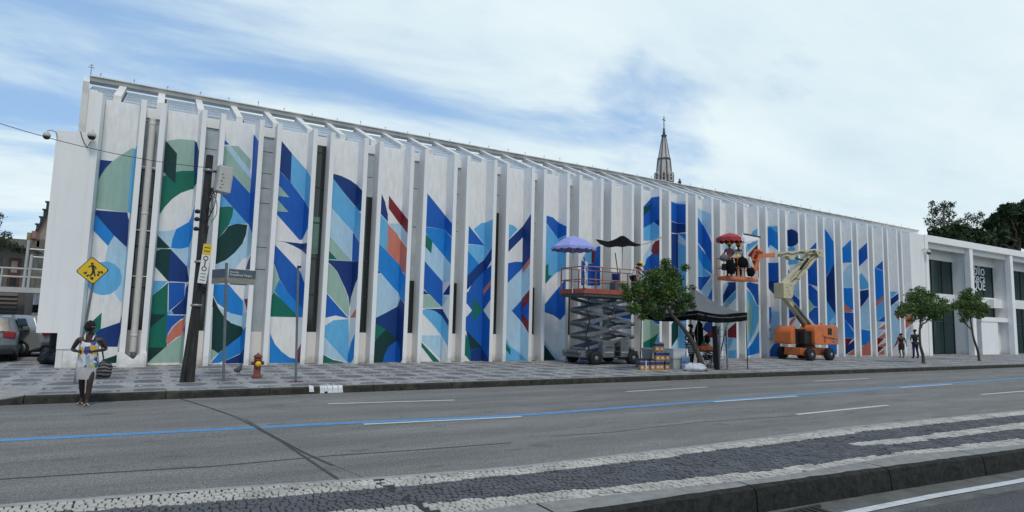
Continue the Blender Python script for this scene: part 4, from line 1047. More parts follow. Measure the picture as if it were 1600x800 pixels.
for e in range(4):
    a, c = cr[e], cr[(e+1) % 4]; vs = []; nrm = (c-a).cross(Vector((0, 0, 1))).normalized()
    for i in range(25):
        t = i/24; p = a.lerp(c, t)*1.006; w = .05*math.sin(t*31)+.02*math.sin(t*67); z = 2.3-.12*math.sin(math.pi*t)
        for k, (dz, o_) in enumerate(((.01, 0), (-.14, .6), (-.32, 1.))): vs.append(Vector((p.x, p.y, z+dz))+nrm*w*o_)
    MB().add(vs, [(3*i+k, 3*i+3+k, 3*i+4+k, 3*i+1+k) for i in range(24) for k in range(2)], smooth=True).build('valance', 'black_cloth', TE)
    b = MB()
    V2 = []
    for i in range(25): V2 += [vs[3*i+1]+nrm*.012, vs[3*i+1]+nrm*.012+Vector((0, 0, .035))]
    b.add(V2, [(2*i, 2*i+2, 2*i+3, 2*i+1) for i in range(24)]); b.build('piping', 'greycloth', TE)
    MB().tube([tuple(Vector((a.x, a.y, 2.12))), tuple(Vector((c.x, c.y, 2.12)))], .018, 5).build('truss_bar', 'black', TE)
# dark cloth hanging inside the tent
hc = on_y(1092, 505, 18.6); vs = []
b = MB().tube([(0, 0, .0), (.03, 0, -.15), (.0, .02, -.5), (.02, 0, -.85), (.02, 0, -1.05)], [.02, .13, .19, .16, .05], 9)
T(b, 'hanging_cloth', 'black_cloth', 'black cloth bag hanging under the tent valance beside the standing man', 'cloth bag', (hc.x, hc.y, 2.1))
# paint cans
def can(w, h):
    e = bpy.data.objects.new('paint_can', None); COL.objects.link(e)
    a = MB().prism([(-w/2, -w/2), (w/2, -w/2), (w/2, w/2), (-w/2, w/2)], 0, h*.58, 'z'); a.build('ochre_label', 'canochre', e, bevel=.012)
    a = MB().box((-w/2, -w/2, h*.582), (w/2, w/2, h*.9)); a.build('blue_label', 'canblue', e, bevel=.012)
    a = MB().box((-w/2+.006, -w/2+.006, h*.902), (w/2-.006, w/2-.006, h)); a.lathe((0, 0, h), [(w*.3, 0), (w*.3, .012), (w*.27, .015)], 14); a.build('tin_lid', 'cantin', e)
    a = MB().box((-w*.3, -w/2-.003, h*.2), (w*.2, -w/2-.0005, h*.42)); a.build('pale_emblem', 'plastic', e)
    return e
proto = None; cw, chh = .19, .33
spots = [(1002, 577, 0, 'at the left end of the bottom row'), (1009.5, 577, 0, 'second from left in the bottom row'), (1019, 577, 0, 'third from left in the bottom row'), (1026, 577, 0, 'fourth from left in the bottom row'), (1033, 577, 0, 'second from right in the bottom row'), (1040.5, 577, 0, 'rightmost of the bottom row'),
         (1026.5, 577, 1, 'leftmost of the middle row'), (1033.5, 577, 1, 'in the centre of the middle row'), (1041, 577, 1, 'rightmost of the middle row'), (1025.8, 577, 2, 'left one of the top pair'), (1032, 577, 2, 'right one of the top pair')]
for k, (px, py, lv, lab) in enumerate(spots):
    p = on_z(px, py, S); p.y = 17.85+rr.uniform(-.02, .02); p.x = on_y(px, 560, 17.85).x; p.z = S+lv*(chh+.018)
    if proto is None: e = proto = can(cw, chh)
    else: e = copy_obj(proto)
    e.location = p; e.rotation_euler.z = rr.uniform(-.25, .1)-.3; tag(e, 'blue and ochre paint can '+lab, 'paint can', 'paint cans stacked by the tent')
p = on_y(1011.5, 570, 17.6); o = T(MB().box((-.02, -.02, 0), (.02, .02, .36)), 'white_strip', 'plastic', 'upright white plastic strip in front of the stacked paint cans', 'strip', (p.x, 17.68, S))
for (pa_, pb2, py, y, hz, lab) in ((1003, 1020, 563, 18.9, .42, 'low white tub behind the left end of the paint cans'),):
    p = on_y((pa_+pb2)/2, py, y); w = (on_y(pb2, py, y).x-on_y(pa_, py, y).x)/2*.8
    b = MB().lathe((0, 0, 0), [(w*.85, 0), (w, hz*.95), (w*1.04, hz*.95), (w*1.04, hz), (w*.95, hz), (w*.85, .08)], 20); T(b, 'tub', 'plastic', lab, 'tub', (p.x, y, S+.35))
    T(MB().box((-.35, -.3, 0), (.35, .3, .34)), 'plastic_box', 'greycloth', 'dark grey box under the low white tub', 'box', (p.x, y, S))
M['clearbox'] = mat('translucent_box', (.33, .36, .33), .4, .15, 6)
p = on_y(1054.5, 560, 18.1); w = .33
T(MB().box((-w, -.25, 0), (w, .25, .42)).box((-w-.015, -.265, .38), (w+.015, .265, .43)), 'storage_box', 'clearbox', 'greenish clear storage box under the white box beside the paint cans', 'box', (p.x, 18.1, S), bevel=.015)
T(MB().box((-w, -.25, 0), (w, .25, .34)).box((-w-.012, -.262, .30), (w+.012, .262, .352)), 'storage_box', 'plastic', 'white storage box stacked on the clear one beside the paint cans', 'box', (p.x, 18.1, S+.435), bevel=.015)
M['bottle'] = mat('blue_water_bottle', (.16, .27, .42), .25, .25, 9, spec=.6)
for r_i in range(4):
    for lv in range(2):
        p = on_y(1066.5+r_i*3.1, 570, 17.75)
        o = MB().lathe((0, 0, 0), [(.045, 0), (.05, .02), (.047, .1), (.05, .18), (.03, .22), (.016, .25), (.016, .28)], 10).build('water_bottle', 'bottle'); o.location = (p.x, 17.75, S+.28*lv)
        tag(o, 'blue tinted plastic water bottle, number-free, '.replace(', number-free', '')+('%s of the four on the %s row' % (['leftmost', 'second from left', 'second from right', 'rightmost'][r_i], ['lower', 'upper'][lv])), 'bottle', 'water bottles under the tent')
# plastic bags
M['bag'] = mat('white_plastic_bag', (.5, .53, .56), .4, .2, 10, .8, 14)
def blob(rx, ry, rz, n, seed, m, name, lab, cat, loc):
    bm = bmesh.new(); bmesh.ops.create_icosphere(bm, subdivisions=3, radius=1)
    for v in bm.verts:
        f = 1+.28*noise.noise(v.co*2.3+Vector((seed, 0, 0)))+.12*noise.noise(v.co*6+Vector((0, seed, 0)))
        v.co = Vector((v.co.x*rx*f, v.co.y*ry*f, max(-.0, (v.co.z+.75)*rz*f)))
    me = bpy.data.meshes.new(name); bm.to_mesh(me); bm.free(); me.materials.append(M[m]); me.polygons.foreach_set('use_smooth', [True]*len(me.polygons))
    o = bpy.data.objects.new(name, me); COL.objects.link(o); o.location = loc; return tag(o, lab, cat)
for k, (px, yy, s_, lab) in enumerate(((1079, 16.95, .26, 'left'), (1086, 16.85, .3, 'middle'), (1093, 16.8, .24, 'right'))):
    p = on_y(px, 578, yy); blob(s_, .2, .17, 3, k*3.1, 'bag', 'plastic_bag', 'crumpled white plastic bag, %s of three at the foot of the leaning tree' % lab, 'plastic bag', (p.x, yy, S))
# ladders
M['alu'] = mat('dull_aluminium', (.25, .255, .26), .4, .15, 8, metal=.6)
pl_ = on_y(1131, 577, 17.2)
LA = empty('step_ladder', (pl_.x, 17.2, S), 'grey aluminium step ladder standing beside the tent', 'ladder', rz=R(-18))
for s_ in (-.17, .17): MB().bar((s_, 0, 0), (s_*.92, .02, 1.72), .05, .07).build('rail', 'alu', LA)
for k in range(6): MB().box((-.15, -.04, .22+k*.27), (.15, .05, .245+k*.27)).build('rung', 'alu', LA)
for s_ in (-.17, .17): MB().bar((s_, .75, 0), (s_*.9, .06, 1.66), .04, .04).build('rear_rail', 'poleGrey', LA)
pk_ = on_y(1120.5, 577, 17.15)
T(MB().bar((0, 0, 0), (.05, .15, 1.72), .24, .07, upv=(1, 0, 0)), 'leaning_plank', 'black', 'dark folded ladder section standing upright left of the aluminium ladder', 'ladder', (pk_.x, 17.15, S))
# folding table with orange things, chair
M['orange'] = mat('orange_plastic', (.5, .12, .03), .5, .2, 8)
tp_ = on_y(1103, 560, 18.1)
TB = empty('folding_table', (tp_.x, 18.1, S), 'small folding table with thin crossed metal legs under the tent', 'table')
MB().box((-.42, -.25, .66), (.42, .25, .7)).build('tabletop', 'wood', TB)
for s_ in (-.35, .3):
    MB().tube([(s_, -.22, 0), (s_+.08, .22, .66)], .014, 6).build('leg', 'alu', TB); MB().tube([(s_, .22, 0), (s_+.08, -.22, .66)], .014, 6).build('leg', 'alu', TB)
MB().tube([(-.3, -.2, .1), (.3, -.2, .55)], .012, 6).build('brace', 'alu', TB); MB().tube([(-.3, -.2, .55), (.3, -.2, .1)], .012, 6).build('brace', 'alu', TB)
for k, (dx, w, h, lab) in enumerate(((-.25, .13, .2, 'left'), (.02, .14, .25, 'middle'), (.25, .11, .17, 'right'))):
    T(MB().box((-w, -.14, 0), (w, .14, h)), 'orange_bag', 'orange', 'orange bundle on the folding table, %s of three' % lab, 'bundle', (tp_.x+dx, 18.1, S+.702), bevel=.04)
CHR = empty('folding_chair', (tp_.x+.55, 18.5, S), 'folding chair behind the small table with a person sitting on it', 'chair')
MB().box((-.2, -.2, .43), (.2, .2, .46)).build('seat', 'wood', CHR); MB().box((-.2, .18, .65), (.2, .2, .85)).build('backrest', 'wood', CHR)
for s_ in (-.2, .2):
    MB().tube([(s_, -.22, 0), (s_, .21, .87)], .013, 6).build('leg', 'alu', CHR); MB().tube([(s_, .24, 0), (s_, -.18, .45)], .013, 6).build('leg', 'alu', CHR)
# ---------------------------------------------------------------- left background
M['oldwall'] = mat('old_grey_plaster', (.17, .16, .135), .9, .25, 1.2, .3, 20, dirt=.7, dcol=(.07, .065, .055))
M['tanwall'] = mat('old_tan_plaster', (.28, .235, .19), .9, .25, .8, .3, 20, dirt=.6, dcol=(.12, .1, .085))
M['shutter'] = mat('brown_grey_shutter', (.12, .11, .10), .7, .15, 2)
M['reddoor'] = mat('dark_red_door', (.09, .03, .022), .6, .2, 4)
y0 = 40; a = on_y(-90, 400, y0).x; b_ = on_y(47, 400, y0).x; zt = on_y(25, 373, y0).z; zc = on_y(25, 388, y0).z
OH = empty('old_house', ((a+b_)/2, y0, S), 'old grey plaster house with a dark wooden door and overgrown parapet', 'house'); o0 = Vector(OH.location)
def rel(mb_, o, name, m, **k): mb_.v = [tuple(Vector(v)-o) for v in mb_.v]; return mb_
def child(mb_, par, name, m, **k):
    mb_.v = [tuple(Vector(v)-Vector(par.location)) for v in mb_.v]; return mb_.build(name, m, par, **k)
child(MB().box((a, y0, S), (b_, y0+3, zc)), OH, 'wall', 'oldwall'); child(MB().box((a-.2, y0-.35, zc), (b_+.2, y0+3, zc+.18)), OH, 'cornice', 'oldwall'); child(MB().box((a, y0, zc+.18), (b_, y0+.4, zt)), OH, 'parapet', 'oldwall')
dx0, dx1, dz0, dz1 = on_y(12, 430, y0).x, on_y(31, 430, y0).x, on_y(20, 446, y0).z, on_y(20, 403, y0).z
d = child(MB().box((dx0, y0-.08, dz0), (dx1, y0-.02, dz1)), OH, 'door_frame', 'reddoor')
child(MB().box((dx0+.12, y0-.1, dz0), (dx1-.12, y0-.082, dz1-.9)), OH, 'door', 'black'); child(MB().box((dx0+.12, y0-.1, dz1-.75), (dx1-.12, y0-.082, dz1-.15)), OH, 'transom_pane', 'tanwall')
child(MB().box((dx0-4, y0-.08, dz0+.8), (dx0-3, y0-.02, dz1)), OH, 'window', 'black')
y1 = 46; a = on_y(42, 400, y1).x; b2 = on_y(110, 400, y1).x
TW = empty('tan_building', (a+3, y1, S), 'tall tan plaster building with a stepped parapet beside the library', 'building')
pr = [on_y(px, py, y1) for px, py in ((46, 384), (50, 374), (60, 357), (74, 333), (80, 326))]
child(MB().prism([(pr[0].x, S)]+[(p.x, p.z) for p in pr]+[(b2, pr[-1].z), (b2, S)], y1, y1+8, 'y'), TW, 'wall', 'tanwall')
for p, q in zip(pr, pr[1:]): child(MB().bar((p.x, y1-.05, p.z+.04), (q.x, y1-.05, q.z+.04), .3, .1), TW, 'parapet_coping', 'frame')
for px, py, h in ((58, 360, .35), (64, 350, .4), (69, 341, .5), (73, 334, .7)):
    p = on_y(px, py, y1-.05); child(MB().box((p.x-.07, y1, p.z), (p.x+.07, y1+.3, p.z+h)).box((p.x-.14, y1-.03, p.z+h), (p.x+.14, y1+.33, p.z+h+.08)), TW, 'chimney_pipe', 'frame')
M['pinkwall'] = mat('pink_brick_block', (.3, .16, .13), .9, .2, 6); M['ochrewall'] = mat('ochre_plaster', (.26, .21, .1), .9, .2, 4)
for x0_, x1_, yt_, yb_, m_, nm_ in ((39.5, 48.5, 363.5, 392, 'ochrewall', 'side_wall'), (48.5, 56, 361, 372, 'pinkwall', 'chimney')):
    pA = on_y(x0_, yb_, 43.5); pB = on_y(x1_, yt_, 43.5); child(MB().box((pA.x, 43.5, pA.z), (pB.x, 45, pB.z)), TW, nm_, m_)
for px in (53, 62): p = on_y(px, 400, y1-.02); child(MB().box((p.x-.2, y1-.05, p.z-1.2), (p.x+.2, y1-.004, p.z+1.0)), TW, 'blind_panel', 'oldwall')
# white low building with a dark strip window
y2 = 35; a, b2 = on_y(38, 480, y2).x, on_y(120, 480, y2).x; WB = empty('white_annex', ((a+b2)/2, y2, S), 'low white annex with a dark strip window behind the parked cars', 'building')
child(MB().box((a, y2, S), (b2, y2+5, on_y(50, 459, y2).z)), WB, 'wall', 'white')
w0, w1_, wz0, wz1 = on_y(40, 480, y2).x, on_y(63, 480, y2).x, on_y(50, 488, y2).z, on_y(50, 476, y2).z
child(MB().box((w0, y2-.03, wz0), (w1_, y2-.004, wz1)), WB, 'window', 'glass')
# shuttered box
y3 = 32; a, b2, zt = on_y(-120, 480, y3).x, on_y(38.5, 480, y3).x, on_y(20, 457, y3).z
SB = empty('shuttered_kiosk', ((a+b2)/2, y3, S), 'brown grey kiosk clad in horizontal shutter slats under the walkway', 'kiosk')
child(MB().box((a, y3+.05, S), (b2-.26, y3+2, zt)), SB, 'wall', 'shutter'); child(MB().box((b2-.25, y3-.02, S), (b2, y3+2, zt)), SB, 'corner_post', 'shutter')
n_s = 14
for k in range(n_s):
    z0 = S+(zt-S)*k/n_s; child(MB().prism([(y3+.04, z0+.01), (y3-.03, z0+.03), (y3+.04, z0+(zt-S)/n_s-.01)], a, b2-.26, 'x'), SB, 'slat', 'shutter')
# raised walkway with railings
y4 = 30; a, b2 = on_y(-140, 450, y4).x, on_y(66, 450, y4).x; z1, z0 = on_y(20, 448.5, y4).z, on_y(20, 456.5, y4).z
WK = empty('raised_walkway', ((a+b2)/2, y4, z0), 'white raised walkway with tube railings above the parked cars', 'walkway')
child(MB().box((a, y4, z0), (b2, y4+1.6, z1)), WK, 'deck', 'boxgrey')
for py in (419.5, 432.5): z = on_y(30, py, y4).z; child(MB().tube([(a, y4+.05, z), (b2, y4+.05, z)], .035, 8), WK, 'rail', 'boxgrey')
for px in (0, 37, 44): 
    p = on_y(px, 440, y4); child(MB().tube([(p.x, y4+.05, z1), (p.x+.02, y4+.05, on_y(30, 419, y4).z+(0 if px == 0 else .55 if px == 44 else 1.1))], .05 if px else .03, 8), WK, 'post', 'boxgrey')
for k in range(60):
    x = b2-.25-k*.14
    if x < a: break
    child(MB().tube([(x, y4+.05, z1), (x, y4+.05, on_y(30, 432.5, y4).z)], .008, 4), WK, 'baluster', 'frame')
for k, py in enumerate((389, 401)): p = on_y(47, py, 36); child(MB().tube([(p.x, 36, p.z), (p.x+1.5, 36, p.z)], .03, 6), WK, 'far_rail', 'white_clean')
st = MB()
for k in range(10): p = on_y(45, 447-k*3.2, 34); st.box((p.x, 34+.2*k, p.z-.1), (p.x+1.6, 34.3+.2*k, p.z))
child(st, WK, 'stair_flight', 'oldwall')
# heap under the end block
M['blackbag'] = mat('black_rubbish_bag', (.01, .01, .011), .45, .3, 8, 1., 10)
for k, (x, y, s_, lab) in enumerate(((-2.55, 24.6, .34, 'left one'), (-2.2, 24.2, .36, 'middle one'), (-2.5, 25.3, .42, 'rear one'))):
    blob(s_, s_*.8, s_*.7, 3, k*2.7+9, 'blackbag', 'rubbish_bag', 'black rubbish bag under the overhanging end wall, '+lab, 'rubbish bag', (x, y, S))
T(MB().box((-.5, -.4, 0), (.45, .4, 1.0)), 'rubbish_skip', 'black', 'dark bin standing in the shade under the overhanging end wall', 'bin', (-2.2, 25.6, S), bevel=.05)
T(MB().box((-.45, -.3, 0), (.45, .3, .25)), 'stone_block', 'concrete', 'pale slab lying on the dark bin under the overhanging end wall', 'slab', (-2.2, 25.6, S+1.0), bevel=.03)
# ---------------------------------------------------------------- trees
def leafmat(name, c1, c2, tr=.25):
    m = bpy.data.materials.new(name); m.use_nodes = True; n = m.node_tree.nodes; l = m.node_tree.links; b = n['Principled BSDF']
    a = n.new('ShaderNodeAttribute'); a.attribute_name = 'tone'; r = n.new('ShaderNodeValToRGB'); l.new(a.outputs['Fac'], r.inputs[0])
    r.color_ramp.elements[0].color = (*c1, 1); r.color_ramp.elements[1].color = (*c2, 1); l.new(r.outputs[0], b.inputs['Base Color']); b.inputs['Roughness'].default_value = .55; b.inputs['Specular IOR Level'].default_value = .3
    t = n.new('ShaderNodeBsdfTranslucent'); l.new(r.outputs[0], t.inputs[0]); mx = n.new('ShaderNodeMixShader'); mx.inputs[0].default_value = tr
    o = n['Material Output']; l.new(b.outputs[0], mx.inputs[1]); l.new(t.outputs[0], mx.inputs[2]); l.new(mx.outputs[0], o.inputs[0]); return m
M['leaf'] = leafmat('street_tree_leaf', (.012, .028, .006), (.15, .26, .05))
M['leaf2'] = leafmat('dark_tree_leaf', (.012, .024, .010), (.06, .10, .035))
M['leaf3'] = leafmat('airy_tree_leaf', (.02, .035, .015), (.06, .085, .04))
M['bark'] = mat('grey_brown_bark', (.075, .062, .05), .9, .35, 6, .8, 30, stretch=(4, 4, .7))
def crown(parent, clumps, n, size, m, seed, name='crown', flat=.8):
    """leaf-sized quads spread through clumps given as (x, y, z, radius)"""
    rg = np.random.default_rng(seed); w = np.array([c[3]**2.2 for c in clumps]); w /= w.sum()
    k = rg.choice(len(clumps), n, p=w); C_ = np.array(clumps)[k]
    d = rg.normal(size=(n, 3)); d /= np.linalg.norm(d, axis=1)[:, None]; rad = rg.random(n)**.38
    sub = np.array([noise.noise(Vector(tuple(v*2.6+i))) for v, i in zip(d, k)])
    P = C_[:, :3]+d*(rad*(1+.45*sub)*C_[:, 3])[:, None]*np.array([1, 1, flat])
    nrm = rg.normal(size=(n, 3))+d*.6+np.array([0, 0, .5]); nrm /= np.linalg.norm(nrm, axis=1)[:, None]
    t = np.cross(nrm, rg.normal(size=(n, 3))); t /= np.linalg.norm(t, axis=1)[:, None]; b2 = np.cross(nrm, t)
    s = size*rg.uniform(.6, 1.35, n)[:, None]
    V = np.stack([P-t*s, P-b2*s*.45, P+t*s, P+b2*s*.45], 1).reshape(-1, 3)
    me = bpy.data.meshes.new(name); me.from_pydata(V.tolist(), [], np.arange(4*n).reshape(-1, 4).tolist()); me.materials.append(M[m])
    tone = np.clip(.45+.5*rg.normal(size=n)*.5, 0, 1)
    at = me.attributes.new('tone', 'FLOAT', 'FACE'); at.data.foreach_set('value', tone.astype('f'))
    o = bpy.data.objects.new(name, me); COL.objects.link(o); o.parent = parent; return o
def limb(parent, a, b_, r0, r1, seed, name='limb', n=7, wob=.06):
    rg = random.Random(seed); a = Vector(a); b_ = Vector(b_); L_ = (b_-a).length
    pts = [a.lerp(b_, i/(n-1))+Vector((rg.uniform(-1, 1), rg.uniform(-1, 1), rg.uniform(-.5, .5)))*wob*L_*math.sin(math.pi*i/(n-1)) for i in range(n)]
    return MB().tube(pts, [r0+(r1-r0)*i/(n-1) for i in range(n)], 8).build(name, 'bark', parent)
def street_tree(base, trunk_px, y, cpx, label, seed, n, size, r0, crown_z=.8, fill=1.):
    e = empty('street_tree', base, label, 'tree'); pts = [Vector(base)-Vector(base)]
    for px, py, dy in trunk_px: p = on_y(px, py, y+dy); pts.append(p-Vector(base))
    rs = [r0*(1-.55*i/(len(pts)-1)) for i in range(len(pts))]
    # smooth the trunk
    Q = []; QR = []
    for i in range(len(pts)-1):
        p0, p1, p2, p3 = pts[max(i-1, 0)], pts[i], pts[i+1], pts[min(i+2, len(pts)-1)]
        for t in (0, .25, .5, .75): Q.append(.5*((2*p1)+(p2-p0)*t+(2*p0-5*p1+4*p2-p3)*t*t+(3*p1-p0-3*p2+p3)*t**3)); QR.append(rs[i]+(rs[i+1]-rs[i])*t)
    Q.append(pts[-1]); QR.append(rs[-1]); QR[0] *= 1.35
    MB().tube(Q, QR, 10).build('trunk', 'bark', e)
    cl = []; c0 = []
    for px, py, rpx, dy in cpx:
        p = on_y(px, py, y+dy); dist = Vector(p-Vector((0, 0, H))).dot(fw); r = rpx*dist/FPX; q = p-Vector(base); cl.append((q.x, q.y, q.z, r)); 
    rg = random.Random(seed)
    for k, c in enumerate(cl[::2] if len(cl) > 9 else cl): limb(e, pts[-1] if k % 2 else pts[-2].lerp(pts[-1], .7), Vector(c[:3])*1.0, rs[-1]*.75, .012, seed+k, wob=.1)
    crown(e, cl, n, size, 'leaf', seed); return e
b1_ = on_z(1100, 580, S)
street_tree(b1_, [(1095, 565, .0), (1087, 545, .05), (1076, 525, .1), (1064, 508, .15), (1050, 492, .3), (1040, 475, .4)], b1_.y,
            [(1030, 462, 24, .5), (1002, 450, 17, .3), (985, 462, 15, .5), (1052, 455, 22, .3), (1042, 428, 19, .6), (1022, 434, 20, .3), (1062, 480, 14, .4), (1010, 478, 17, .5), (990, 482, 12, .3), (1075, 466, 10, .3), (1040, 410, 9, .5), (1070, 418, 8, .5), (1030, 490, 12, .6), (976, 447, 8, .5), (1082, 478, 7, .2), (1003, 495, 7, .4), (1055, 437, 14, 1.), (1082, 450, 6, .4)],
            'leaning street tree with a broad dark crown in front of the scissor lift and tent', 11, 13500, .05, .115)
b2_ = on_z(1443, 568, S)
street_tree(b2_, [(1442, 555, 0), (1438, 540, 0), (1437, 522, 0), (1438, 508, 0), (1439, 494, 0)], b2_.y,
            [(1440, 478, 21, 0), (1416, 482, 14, .3), (1464, 482, 15, -.3), (1430, 464, 14, .2), (1452, 463, 13, .4), (1478, 484, 8, 0), (1408, 490, 9, 0), (1440, 492, 14, .3), (1438, 453, 8, .1), (1474, 470, 8, .3), (1424, 500, 6, 0), (1460, 494, 10, 0)],
            'street tree with a wide round crown beside the two people walking away', 23, 8500, .058, .085)
b3_ = on_z(1530, 564, S)
street_tree(b3_, [(1528, 549, 0), (1522, 531, 0), (1519, 516, 0), (1517, 503, 0), (1516, 492, 0)], b3_.y,
            [(1515, 477, 16, 0), (1499, 476, 12, .3), (1532, 480, 12, -.3), (1510, 462, 11, .2), (1524, 466, 10, .3), (1541, 486, 6, 0), (1490, 480, 7, 0), (1511, 490, 11, 0), (1514, 453, 5, .1), (1506, 500, 6, .1), (1530, 492, 8, .2)],
            'smaller street tree with an s shaped trunk in front of the white porch', 37, 6500, .058, .075)
limb([o for o in bpy.data.objects if o.name == 'street_tree.001'][0], on_y(1437, 514, b2_.y)-b2_, on_y(1452, 498, b2_.y)-b2_, .05, .03, 3)
limb([o for o in bpy.data.objects if o.name == 'street_tree.002'][0], on_y(1519, 516, b3_.y)-b3_, on_y(1506, 503, b3_.y)-b3_, .045, .03, 4)
def back_tree(base, cpx, y, label, seed, n, size, m, r0, top_px):
    e = empty('background_tree', base, label, 'tree'); cl = []; tp = on_y(*top_px, y)-Vector(base)
    MB().tube([(0, 0, 0), tuple(tp*.5+Vector((.1, 0, 0))), tuple(tp)], [r0, r0*.7, r0*.3], 8).build('trunk', 'bark', e)
    for px, py, rpx, dy in cpx:
        p = on_y(px, py, y+dy); dist = (p-Vector((0, 0, H))).dot(fw); q = p-Vector(base); cl.append((q.x, q.y, q.z, rpx*dist/FPX))
    for k, c in enumerate(cl): limb(e, tp*(.45+.5*((k*37) % 10)/10), Vector(c[:3]), r0*.3, .04, seed+k, wob=.08)
    crown(e, cl, n, size, m, seed, flat=1.); return e
yb = 34
def bp_(px): p = on_y(px, 520, yb); return Vector((p.x, yb, S))
back_tree(bp_(1590), [(1590, 345, 24, 0), (1566, 352, 16, 1), (1610, 335, 22, 2), (1625, 360, 26, 0), (1575, 330, 12, -1), (1560, 366, 14, 0), (1548, 352, 9, 1), (1590, 372, 18, 1), (1556, 342, 8, 0), (1572, 380, 14, 2), (1545, 372, 9, -1), (1604, 322, 10, 0)], yb,
          'large dark dense tree rising behind the entrance wing at the right edge', 51, 16000, .34, 'leaf2', .5, (1592, 350))
back_tree(bp_(1505), [(1478, 367, 12, 0), (1495, 364, 13, 0), (1512, 368, 12, 1), (1528, 372, 13, 0), (1462, 366, 8, 1), (1540, 380, 12, 0), (1504, 378, 13, -1), (1480, 378, 12, 0), (1523, 384, 12, 1)], yb-2,
          'low dark tree just above the entrance roof between the airy and the dense tree', 52, 9000, .3, 'leaf2', .3, (1505, 370))
ar = back_tree(bp_(1474), [(1476, 322, 9, 0), (1462, 330, 10, 1), (1484, 335, 9, 0), (1452, 345, 8, 0), (1468, 347, 10, 1), (1488, 350, 8, 0), (1456, 318, 5, 0), (1458, 358, 8, 0), (1487, 320, 6, 0), (1514, 338, 7, 0), (1524, 345, 8, 1), (1532, 336, 6, 0), (1510, 352, 8, 0), (1538, 348, 7, 0), (1500, 346, 6, 0)], yb+3,
          'thin airy tree with sparse foliage showing sky above the entrance roof', 53, 2600, .13, 'leaf3', .3, (1474, 318))
# creeper on the old house
hv = on_y(3, 365, 37)
e = empty('bush', (hv.x, 37.5, S), 'dark bush overhanging the old house at the left edge', 'bush')
MB().tube([(0, 0, 0), (0, 0, hv.z-S)], [.15, .05], 6).build('stem', 'bark', e)
crown(e, [(-.3, 0, hv.z-.6, .5), (.05, .1, hv.z-.2, .3), (-.6, 0, hv.z+.3, .5), (-.2, 0, hv.z+.7, .2), (.3, 0, hv.z-.6, .25)], 1300, .06, 'leaf2', 61)
cz = on_y(27, 378, 39.5); 
e = empty('creeper', (cz.x, 39.6, cz.z-.3), 'dark creeper growing over the parapet of the old house', 'plant'); crown(e, [(-1.2, 0, .1, .3), (-.6, 0, .2, .3), (0, 0, 0, .3), (.3, 0, -.1, .2)], 700, .06, 'leaf2', 62); 
MB().tube([(-1.4, .0, 0), (-.6, 0, .1), (.4, 0, -.05)], .03, 5).build('stem', 'bark', e)
# ---------------------------------------------------------------- church spire
M['stone'] = mat('weathered_spire_stone', (.52, .50, .46), .9, .2, .9, .4, 8, dirt=.75, dcol=(.12, .11, .1), stretch=(1, 1, .5))
M['stonedark'] = mat('dark_spire_stone', (.10, .095, .09), .9, .3, 2, .4, 8)
yS = 60
def Z_(py): return on_y(1037.5, py, yS).z
sp0 = on_y(1037.5, 249, yS); CSp = empty('church_spire', (sp0.x, yS, S), 'weathered grey stone church spire with a cross rising behind the library roof', 'spire')
u_ = (on_y(1052, 280, yS).x-on_y(1024, 280, yS).x)/2*.84
zb_, zm, zt_, zk = Z_(291)-S, Z_(250)-S, Z_(213)-S, Z_(200)-S
zb2 = zb_-3
def octo(r, z): return [(r*math.cos(R(22.5+45*k)), r*math.sin(R(22.5+45*k)), z) for k in range(8)]
def frust(r0, z0, r1, z1, nm, m, par=CSp):
    return MB().add(octo(r0, z0)+octo(r1, z1), [(k, (k+1) % 8, 8+(k+1) % 8, 8+k) for k in range(8)]+[tuple(range(7, -1, -1)), tuple(range(8, 16))]).build(nm, m, par)
rb = u_*1.0; rm = u_*.62; rtp = u_*.17
MB().box((-u_*1.3, -u_*1.3, 0), (u_*1.3, u_*1.3, zb2)).build('tower', 'stone', CSp)
frust(rb+(rb-rm)*.25, zb2, rm, zm, 'lower_spire', 'stone'); frust(rm*1.12, zm, rm*1.12, zm+.16, 'moulding', 'stonedark'); frust(rm*.94, zm+.16, rtp, zt_, 'upper_spire', 'stone'); frust(rtp*1.7, zt_, rtp*1.7, zt_+.14, 'moulding', 'stonedark')
MB().lathe((0, 0, zt_+.14), [(rtp*1.2, 0), (rtp*.6, .3), (rtp*.9, .45), (rtp*.45, .6), (rtp*.7, .85), (rtp*.3, 1.0), (.04, 1.2)], 10).build('finial', 'stonedark', CSp)
zc = Z_(182)-S; zf = zt_+1.2
MB().box((-.045, -.04, zf), (.045, .04, zc)).build('cross_upright', 'stonedark', CSp); zx = Z_(188)-S
MB().box((-.26, -.04, zx), (.26, .04, zx+.09)).build('cross_arm', 'stonedark', CSp)
